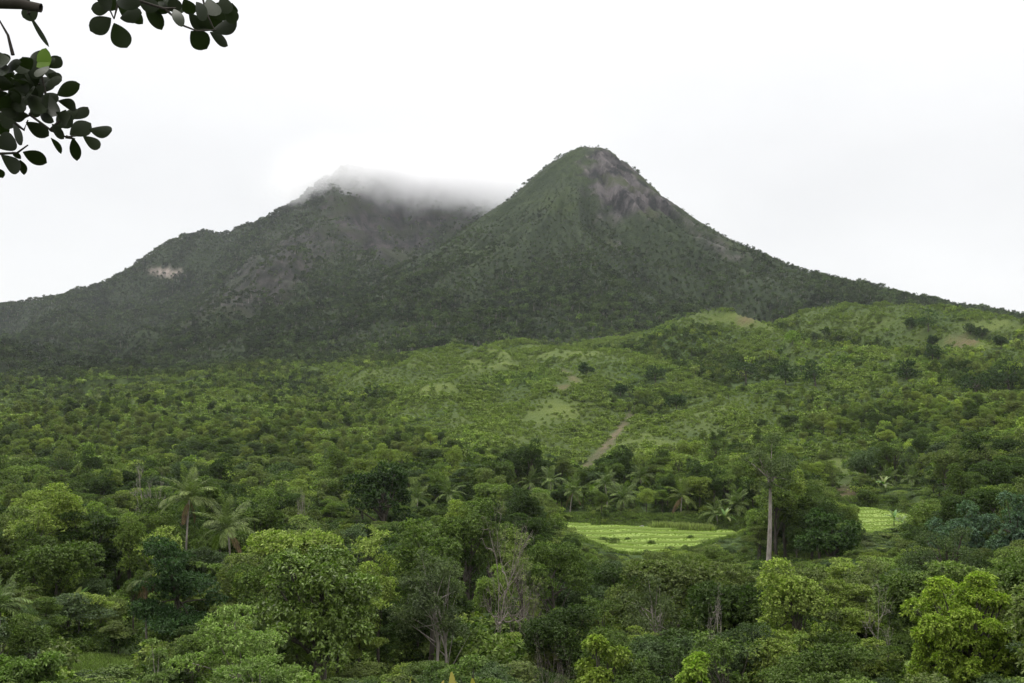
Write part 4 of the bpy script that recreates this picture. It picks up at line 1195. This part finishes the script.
FAM_KEYS = [['round_0', 'round_1', 'round_2', 'round_3', 'round_4'], ['tier_0', 'tier_1', 'tier_2'], ['tall_0', 'tall_1'], ['open_0', 'open_1']]
FAM_NAME = ['broadleaf_tree', 'spreading_tree', 'tall_broadleaf_tree', 'open_crowned_tree']
FAM_LIMIT = [286, 200, 110, 70]
rngt = np.random.default_rng(79)
single_id = np.zeros(len(T['X']), bool)
for f in range(4):
    idx = np.where((T['fam'] == f) & (VT >= 60))[0]
    idx = idx[np.argsort(-VT[idx])][:FAM_LIMIT[f]]
    single_id[idx] = True
shr_id = np.zeros(len(S['X']), bool)
idx = np.where(VS >= 90)[0]; idx = idx[np.argsort(-VS[idx])][:150]
shr_id[idx] = True

def tree_tint(i):
    c = PAL[T['col'][i]].copy()
    if T['reg'][i] == 2: c *= np.array([1.2, 1.15, 1.05])
    return c * (0.85 + 0.35 * hash2(np.array([i]), np.array([3]), 5)[0])

INDIV = []
for i in np.where(single_id)[0]:
    f = int(T['fam'][i]); Y = T['Y'][i]
    keys = FAM_KEYS[f]
    kk = keys[int(rngt.integers(len(keys)))]
    p = PROTO[kk]
    o = add_tree(FAM_NAME[f], p, T['X'][i], Y, T['Z'][i] - 0.1, (T['R'][i] / p['R'], T['R'][i] / p['R'], T['H'][i] / p['H']), rngt.uniform(0, 6.28), tree_tint(i))
    INDIV.append((o, 512 + F * T['X'][i] / Y, HZ - F * (T['Z'][i] + T['H'][i] * 0.7) / Y, f, int(T['col'][i]), T['R'][i] * F / Y))
for i in np.where(shr_id)[0]:
    p = PROTO['shrub_%d' % int(rngt.integers(3))]; Y = S['Y'][i]
    ci = int(rngt.choice([0, 1, 2, 3, 4], p=[.15, .3, .3, .15, .1]))
    o = add_tree('shrub', p, S['X'][i], Y, S['Z'][i] - 0.05, (S['R'][i] / p['R'],) * 2 + (S['H'][i] / p['H'],), rngt.uniform(0, 6.28), PAL[ci] * rngt.uniform(.9, 1.2))
    INDIV.append((o, 512 + F * S['X'][i] / Y, HZ - F * (S['Z'][i] + S['H'][i] * 0.6) / Y, 4, ci, S['R'][i] * F / Y))

def mass(name, sets):
    keys = []; P = []; pid = []; rot = []; scl = []; tint = []
    for keyl, D, H0R0, tf in sets:
        for k_ in keyl:
            if k_ not in keys: keys.append(k_)
    for keyl, D, chooser, tf in sets:
        n = len(D['X'])
        ch = chooser(D)                                # index into keyl
        kid = np.array([keys.index(k_) for k_ in keyl])[ch]
        H0 = np.array([PROTO[k_]['H'] for k_ in keyl])[ch]; R0 = np.array([PROTO[k_]['R'] for k_ in keyl])[ch]
        P.append(np.stack([D['X'], D['Y'], D['Z'] - 0.1], 1)); pid.append(kid)
        rot.append(np.stack([rngt.normal(size=n) * 0.04, rngt.normal(size=n) * 0.04, rngt.uniform(0, 6.28, n)], 1))
        sr = D['R'] / R0
        scl.append(np.stack([sr, sr, D['H'] / H0], 1)); tint.append(tf(D))
    return stuff(name, np.concatenate(P), keys, np.concatenate(pid), np.concatenate(rot), np.concatenate(scl), np.concatenate(tint))

def ttint(D):
    n = len(D['X'])
    c = PAL[D['col']].copy()
    c = np.where((D['reg'] == 2)[:, None], c * np.array([1.2, 1.15, 1.05]), c)
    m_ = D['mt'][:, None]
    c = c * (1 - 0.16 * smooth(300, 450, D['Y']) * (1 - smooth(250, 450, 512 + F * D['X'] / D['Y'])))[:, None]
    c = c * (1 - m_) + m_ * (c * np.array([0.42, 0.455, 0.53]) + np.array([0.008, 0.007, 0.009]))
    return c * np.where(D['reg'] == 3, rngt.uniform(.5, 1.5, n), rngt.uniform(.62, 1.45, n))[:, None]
rest = sel(T, ~single_id)
allk = sum(FAM_KEYS, [])
def near_choice(D):
    base = np.array([0, 5, 8, 10])[D['fam']]; cnt = np.array([5, 3, 2, 2])[D['fam']]
    return base + (rngt.random(len(D['X'])) * cnt).astype(int)
a_ = sel(rest, rest['Y'] < 250); b_ = sel(rest, (rest['Y'] >= 250) & (rest['Y'] < 620)); c_ = sel(rest, rest['Y'] >= 620)
lowc = sel(c_, c_['reg'] < 3); hic = sel(c_, c_['reg'] == 3)
rc = lambda n: (lambda D: (rngt.random(len(D['X'])) * n).astype(int))
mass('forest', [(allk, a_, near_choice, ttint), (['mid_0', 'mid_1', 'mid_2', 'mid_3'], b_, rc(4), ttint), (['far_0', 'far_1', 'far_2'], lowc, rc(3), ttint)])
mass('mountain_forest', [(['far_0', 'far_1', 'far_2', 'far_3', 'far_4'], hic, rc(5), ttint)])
def stint(D):
    n = len(D['X'])
    ci = rngt.choice(5, n, p=[.12, .33, .33, .12, .1])
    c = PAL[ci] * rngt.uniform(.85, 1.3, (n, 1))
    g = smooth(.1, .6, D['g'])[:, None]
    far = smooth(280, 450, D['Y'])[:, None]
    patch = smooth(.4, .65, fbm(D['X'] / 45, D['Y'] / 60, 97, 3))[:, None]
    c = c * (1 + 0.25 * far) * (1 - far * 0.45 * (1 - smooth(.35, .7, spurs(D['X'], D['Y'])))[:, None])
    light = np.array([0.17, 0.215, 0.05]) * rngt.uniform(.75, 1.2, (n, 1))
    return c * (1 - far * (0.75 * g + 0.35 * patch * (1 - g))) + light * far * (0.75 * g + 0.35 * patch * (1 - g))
sr_ = sel(S, ~shr_id)
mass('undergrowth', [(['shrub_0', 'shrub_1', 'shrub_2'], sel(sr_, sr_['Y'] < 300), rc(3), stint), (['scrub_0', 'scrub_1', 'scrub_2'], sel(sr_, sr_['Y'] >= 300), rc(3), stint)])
# rice blades, and the grass of the clearing in the bottom left corner
def tufts(name, P, hs, tint):
    n = len(P)
    s = hs * rngt.uniform(.7, 1.2, n)
    stuff(name, P, ['tuft_0', 'tuft_1'], rngt.integers(0, 2, n), np.stack([np.zeros(n), np.zeros(n), rngt.uniform(0, 6.28, n)], 1), np.stack([s, s, s * 0.9], 1),
          np.array(tint) * rngt.uniform(.8, 1.25, (n, 1)))
tufts('rice', RICE_PTS, 0.36, (0.18, 0.265, 0.037))
GX, GY = jgrid(0.5, 74, 104, 19, 0, 240)
GZ = terrain(GX, GY); gc = cover(GX, GY, GZ); kk = gc['g'] > 0.3
BX, BY = jgrid(0.7, 200, 300, 29, 540, 910)
BZ = terrain(BX, BY); bc = cover(BX, BY, BZ); kb = (bc['g'] > 0.2) & (bc['pd'] < 0.3) & ((np.abs(BX - 30) < 34) | (np.abs(BX - 84) < 22))
GP = np.concatenate([np.stack([GX, GY, GZ], 1)[kk], np.stack([BX, BY, BZ], 1)[kb]])
tufts('grass', GP, np.where(GP[:, 1] > 150, 1.5, 0.9), (0.135, 0.185, 0.048))

# ------------------------------------------------------------------ labels of the forest's single trees
MARKS = [(189, 500, 'the upper big coconut palm'), (228, 535, 'the lower big coconut palm'), (497, 570, 'the tall bare tree'), (959, 615, 'the large yellow-green tree'), (650, 545, 'the bright rice field'),
         (768, 500, 'the tall bare trunk'), (310, 600, 'the big glossy tree'), (235, 630, 'the pale feathery tree'), (1010, 505, 'the vine-draped mound'), (381, 485, 'the very dark tree'), (100, 668, 'the grassy clearing'),
         (700, 650, 'the young yellow-green tree'), (946, 540, 'the grey-green dome'), (434, 600, 'the two-stemmed thin tree'), (829, 525, 'the dark dome tree'), (877, 605, 'the whitish dead tree'),
         (548, 650, 'the grey twiggy bush'), (880, 515, 'the small terraced field'), (8, 610, 'the palm at the left border'), (160, 585, 'the half-dead palm'), (178, 565, 'the layered dark tree'), (153, 472, 'the pale leafless tree'),
         (610, 440, 'the brown landslide scar'), (652, 600, 'the thin olive tree')]
SHAPE = ['round-crowned', 'flat-tiered', 'tall narrow', 'thin open-crowned', 'low']
KIND = ['tree', 'tree', 'tree', 'tree', 'shrub']
GROUP = ['round broadleaf trees of the valley', 'flat tiered trees of the valley', 'tall narrow trees of the valley', 'thin open trees of the valley', 'shrubs between the valley trees']
ORD = ['', 'second ', 'third ', 'fourth ', 'fifth ', 'sixth ', 'seventh ', 'eighth ', 'ninth ', 'tenth ', 'eleventh ', 'twelfth ']
def direction(du, dv):
    a = math.degrees(math.atan2(-dv * 1.3, du)) % 360
    return ['to the right of', 'above and right of', 'directly above', 'above and left of', 'to the left of', 'below and left of', 'directly below', 'below and right of'][int(((a + 22.5) % 360) // 45)]
bins = {}
for rec in INDIV:
    o, u, v, f, ci, r = rec
    j = min(range(len(MARKS)), key=lambda q: (MARKS[q][0] - u) ** 2 + ((MARKS[q][1] - v) * 1.3) ** 2)
    mu, mv, mn = MARKS[j]
    key = (PAL_NAME[ci], SHAPE[f], KIND[f], direction(u - mu, v - mv), mn)
    bins.setdefault(key, []).append(((u - mu) ** 2 + (v - mv) ** 2, rec))
for key, lst in bins.items():
    lst.sort(key=lambda q: q[0])
    for n, (_d, rec) in enumerate(lst):
        first = 'nearest ' if len(lst) > 1 and n == 0 else ORD[min(n, 11)]
        lab = '%s%s %s %s %s %s' % (first, *key)
        tag(rec[0], lab, KIND[rec[3]], GROUP[rec[3]])

# ------------------------------------------------------------------ the tree that leans over the viewpoint, and a leafy plant at its foot
M_DARKBARK = bark_mat('dark_bark', (0.02, 0.017, 0.013), (0.05, 0.043, 0.035), 8.0)
def near_tree():
    o = empty('overhanging_tree', (-3.9, 3.4, -2.3))
    tag(o, 'tree with dark oval leaves overhanging the top left corner, seen against the sky', 'tree')
    def at(u, v, Y): return np.array([(u - 512) * Y / F + 3.9, Y - 3.4, (HZ - v) * Y / F + 2.3])
    g = Geo(); t = np.linspace(0, 1, 10)
    g.tube(np.stack([0.25 * np.sin(t * 3), 0.15 * np.sin(t * 4), -0.3 + 6.0 * t], 1), np.linspace(0.2, 0.09, 10), 12)
    part('trunk', g.mesh('trunk', [M_DARKBARK], True), o)
    leafm = leaf_mat('oval_leaf', rough=0.5, transl=0.16, spec=0.08, var=0.25)
    def oval(gg, base, tip, wpx, Y, rng):
        L = np.linalg.norm(tip - base); D = (tip - base) / (L + 1e-9)
        S_ = np.cross(D, np.array([0, 1.0, 0])); S_ /= np.linalg.norm(S_) + 1e-9
        Nn = np.cross(S_, D)
        roll = rng.uniform(-.5, .5)
        S2 = S_ * math.cos(roll) + Nn * math.sin(roll); N2 = np.cross(S2, D)
        wd = wpx * 1.18 * Y / F / math.cos(roll)
        tt = np.linspace(0, 1, 11)
        w = wd / 2 * np.sin(math.pi * np.clip(tt, 0, 1) ** 1.25) ** 0.62
        w[0] = 0.0015; w[-1] = 0.0004
        bend = 0.1 * L * np.sin(tt * math.pi) * rng.uniform(-1, 1)
        c = base + D * (tt * L)[:, None] + N2 * bend[:, None]
        a = c + S2 * w[:, None] + N2 * (w * 0.22)[:, None]; b = c - S2 * w[:, None] + N2 * (w * 0.22)[:, None]
        V = np.stack([a, c, b], 1).reshape(-1, 3)
        i = np.arange(10) * 3
        gg.add(V, np.concatenate([np.stack([i, i + 1, i + 4, i + 3], 1), np.stack([i + 1, i + 2, i + 5, i + 4], 1)]))
    LEFT = [(22,57,37,68,10),(48,74,62,80,10),(57,95,80,84,12),(58,101,76,108,9),(74,119,88,107,11),(58,118,78,113,14),(70,135,91,123,14),(89,129,112,131,12),(83,136,100,148,10),(73,138,77,161,9),(51,138,61,154,6),
            (26,122,49,136,12),(40,114,54,122,8),(23,152,47,163,12),(1,155,19,172,13),(20,160,24,175,7),(12,152,21,159,5),(-6,168,3,178,9),(-5,147,15,139,15),(13,124,22,145,9),(-1,112,13,128,12),(10,95,24,112,10),(-2,98,13,111,11),
            (30,113,49,95,15),(27,94,45,113,14),(49,94,52,117,13),(4,72,21,62,11),(-2,86,18,79,13),(8,94,24,74,12),(20,90,38,72,13),(28,70,41,85,11),(36,93,53,78,13),(-5,70,8,85,11),(14,60,27,73,11),(-6,50,5,65,12),(-4,120,6,136,12),
            (45,100,30,116,12),(56,112,68,122,11),(60,127,72,116,12),(52,124,64,139,8),(2,104,20,96,12),(29,14,49,47,4),(-4,92,9,104,12),(30,62,43,50,9),(36,74,22,88,12),(12,84,28,98,12),(-6,60,6,74,11),(44,86,30,100,12),(66,110,58,128,10)]
    LGREEN = [(41,74,46,48,13),(33,63,49,66,12)]
    LTW = [[(-60,112),(-8,120),(13,122),(30,115),(52,131),(66,137),(76,136)],[(-40,150),(-5,154),(17,153),(28,145)],[(30,115),(46,96),(42,76),(20,62)],[(13,55),(8,35),(-3,16)],[(13,122),(24,130),(28,120)],[(-20,95),(0,90),(22,88),(40,84)],[(50,131),(62,118),(72,112)],[(66,137),(75,139)],[(29,14),(27,6)]]
    for q in range(34):
        a_ = random.uniform(-8, 50); b_ = random.uniform(60, 116); th = random.uniform(0, 6.28); LEFT.append((a_, b_, a_ + 18 * math.cos(th), b_ + 14 * math.sin(th), random.uniform(10, 14)))
    TOP = [(110,8,91,9,13),(111,18,90,31,17),(114,23,127,48,16),(96,-2,112,6,12),(120,18,142,13,14),(118,6,140,21,13),(145,4,162,30,13),(159,8,170,3,12),(174,9,182,27,9),(189,13,206,31,11),(191,31,207,49,17),(210,32,228,46,9),(212,31,237,20,15),
           (204,14,222,31,14),(206,11,233,12,14),(116,1,141,5,13),(138,-1,159,9,13),(163,1,186,8,13),(184,-1,193,15,12),(200,30,209,39,5),(130,10,143,24,10),(196,2,206,20,11),(208,-2,216,16,13),(222,-4,228,14,12),(228,6,234,24,12),(150,-2,170,12,13),(170,-3,178,12,12),(196,18,212,28,10),(104,-4,116,10,12),(232,3,236,13,6)]
    TGREEN = [(222,1,229,12,8)]
    TTW = [[(60,-60),(98,-14),(108,6),(114,19)],[(60,-60),(120,-5),(165,9),(184,26),(197,31),(216,30)],[(165,-30),(200,-12),(206,12),(214,29)],[(120,-5),(114,19)],[(165,9),(176,8)],[(200,-12),(224,-4)]]
    rng = np.random.default_rng(33)
    for tws, lvs, greens, Y0, start, limb in ((LTW, LEFT, LGREEN, 3.3, np.array([0.1, 0.05, 3.5]), [(-60, 112), (-230, 90)]), (TTW, TOP, TGREEN, 3.7, np.array([0.12, 0.05, 4.3]), [(60, -60), (-120, -90)])):
        g = Geo()
        p0, p1 = at(*limb[0], Y0), at(*limb[1], Y0)
        tt = np.linspace(0, 1, 8)[:, None]
        g.tube((1 - tt) ** 2 * start + 2 * tt * (1 - tt) * p1 + tt ** 2 * p0, np.linspace(0.05, 0.012, 8), 8)
        for tw in tws:
            g.tube(np.array([at(u, v, Y0) for u, v in tw]), np.linspace(0.006, 0.0022, len(tw)), 5)
        if Y0 == 3.3:                                  # the thick broken stub in the very corner
            g.tube(np.array([at(-90, -10, Y0), at(-10, 3, Y0), at(20, 4, Y0), at(41, 8, Y0)]), np.array([0.022, 0.017, 0.016, 0.014]), 8)
        br = part('branch', g.mesh('branch', [M_DARKBARK], True), o)
        gl = Geo()
        for (a, b, c, d, w) in lvs:
            Y = Y0 + rng.uniform(-.22, .22)
            oval(gl, at(a, b, Y0) * 0.35 + at(a, b, Y) * 0.65, at(c, d, Y + rng.uniform(-.02, .02)), w, Y, rng)
        for q in range(70):                            # sprays of the same branches beyond the picture's edge
            k = rng.random(); b = (1 - k) * p1 + k * p0 + rng.normal(size=3) * np.array([.12, .2, .1])
            u_, v_ = limb[1][0] + (limb[0][0] - limb[1][0]) * k, limb[1][1] + (limb[0][1] - limb[1][1]) * k
            if u_ > -75 and v_ > -50: continue
            d = unit(rng.normal(size=3) + np.array([0, 0, -.3])); oval(gl, b, b + d * 0.07, 13, Y0, rng)
        part('foliage', gl.mesh('foliage', [leafm]), br, (0.016, 0.022, 0.009))
        gg = Geo()
        for (a, b, c, d, w) in greens: oval(gg, at(a, b, Y0), at(c, d, Y0 - 0.03), w, Y0, rng)
        f = part('young_leaf', gg.mesh('young_leaf', [leafm]), br, (0.13, 0.2, 0.04)); f['label'] = 'fresh light green leaf'
near_tree()

def leaf_blades():
    Y = 7.0; u = 456
    X, z = ground_at(u, Y)
    o = empty('ginger_plant', (X, Y, z))
    tag(o, 'yellowing leaf blades of a low plant poking over the bottom edge', 'plant')
    top = (HZ - 708) * Y / F - z
    g = Geo()
    for k in range(7):
        x = (k - 3) * 0.06; hh = top * [0.80, 0.93, 0.86, 0.95, 0.9, 0.88, 0.84][k]
        g.tube(np.array([[x * .4, 0, -.1], [x * .8, 0.02, hh * .5], [x, 0, hh]]), np.array([0.012, 0.009, 0.005]), 5)
    part('stem', g.mesh('stem', [M_LEAF], True), o, (0.12, 0.14, 0.05))
    specs = [(-0.24, .78, 60, 40, .24, .06, 1), (-0.14, .85, 80, 20, .2, .05, 1), (-0.02, .9, 82, 12, .24, .055, 1), (0.02, .95, 50, 150, .34, .035, 0), (0.06, .88, 88, 30, .22, .06, 1), (0.12, .86, 100, 25, .22, .05, 1), (0.17, .84, 60, 60, .2, .05, 1), (-0.3, .74, 110, 30, .25, .05, 1)]
    for k, (x, h, e0, b, L, w, y) in enumerate(specs):
        f = part('leaf', paddle_mesh(k, e0, b, L, w, M_YELLOW if y else M_GLOSSY), o, (0.4, 0.42, 0.3))
        f.location = (x * .9, 0.0, top * h); f.rotation_euler = (0, 0, k * 0.9)
        if y: f['label'] = 'yellowed leaf blade'
leaf_blades()

# ------------------------------------------------------------------ cloud on the mountain behind, and the air itself
def closed_box(name, lo, hi, mat, kind='stuff'):
    x0, y0, z0 = lo; x1, y1, z1 = hi
    V = np.array([(x0, y0, z0), (x1, y0, z0), (x1, y1, z0), (x0, y1, z0), (x0, y0, z1), (x1, y0, z1), (x1, y1, z1), (x0, y1, z1)], float)
    q = np.array([(0, 3, 2, 1), (4, 5, 6, 7), (0, 1, 5, 4), (1, 2, 6, 5), (2, 3, 7, 6), (3, 0, 4, 7)])
    o = bpy.data.objects.new(name, mesh_from(name, V, [q], [mat])); COL.objects.link(o); tag(o, kind=kind)
    return o
def volume_mat(name, color, aniso):
    m = bpy.data.materials.new(name); m.use_nodes = True
    t = m.node_tree; t.nodes.clear()
    out = t.nodes.new('ShaderNodeOutputMaterial'); v = t.nodes.new('ShaderNodeVolumePrincipled')
    v.inputs['Color'].default_value = (*color, 1); v.inputs['Anisotropy'].default_value = aniso
    t.links.new(v.outputs['Volume'], out.inputs['Volume'])
    return m, t, v
m_c, t_c, v_c = volume_mat('mist', (0.95, 0.95, 0.955), 0.5)
def build_mist():
    t = t_c
    geo = t.nodes.new('ShaderNodeNewGeometry')
    sep = t.nodes.new('ShaderNodeSeparateXYZ'); t.links.new(geo.outputs['Position'], sep.inputs[0])
    def M(op, a, b=None, c=None):
        n = t.nodes.new('ShaderNodeMath'); n.operation = op
        for k, x in enumerate((a, b, c)):
            if x is None: continue
            if isinstance(x, (int, float)): n.inputs[k].default_value = x
            else: t.links.new(x, n.inputs[k])
        return n.outputs[0]
    def ramp(x, a, b):
        n = t.nodes.new('ShaderNodeMapRange'); n.interpolation_type = 'SMOOTHSTEP'
        t.links.new(x, n.inputs['Value']); n.inputs['From Min'].default_value = a; n.inputs['From Max'].default_value = b
        return n.outputs['Result']
    ns = N(t, 'ShaderNodeTexNoise', Scale=0.011, Detail=3.0, Roughness=0.55); t.links.new(geo.outputs['Position'], ns.inputs['Vector'])
    # the underside of the cloud sinks towards the right and towards the viewer
    under = M('ADD', M('MULTIPLY', sep.outputs['X'], -0.05), M('MULTIPLY', M('SUBTRACT', sep.outputs['Y'], 2700.0), 0.15))
    z = M('ADD', M('SUBTRACT', sep.outputs['Z'], under), M('MULTIPLY', M('SUBTRACT', ns.outputs['Fac'], 0.5), 200.0))
    d = M('MULTIPLY', ramp(z, 400.0, 490.0), M('POWER', ramp(M('ADD', sep.outputs['Z'], M('MULTIPLY', ns.outputs['Fac'], 90.0)), 665.0, 525.0), 1.5))
    d = M('MULTIPLY', d, M('MULTIPLY', M('POWER', ramp(M('ADD', sep.outputs['X'], M('MULTIPLY', ns.outputs['Fac'], 150.0)), -600.0, -240.0), 1.7), M('POWER', ramp(sep.outputs['X'], 335.0, -60.0), 2.0)))
    d = M('MULTIPLY', d, M('MULTIPLY', ramp(sep.outputs['Y'], 2430.0, 2600.0), ramp(sep.outputs['Y'], 3150.0, 2950.0)))
    t.links.new(M('MULTIPLY', d, 0.028), v_c.inputs['Density'])
    closed_box('mist', (-800, 2420, 340), (350, 3160, 760), m_c)
build_mist()
m_h, t_h, v_h = volume_mat('haze', (0.9, 0.95, 1.0), 0.2)
v_h.inputs['Density'].default_value = 3.2e-5
closed_box('haze', (-3600, -80, -120), (3600, 5400, 620), m_h)
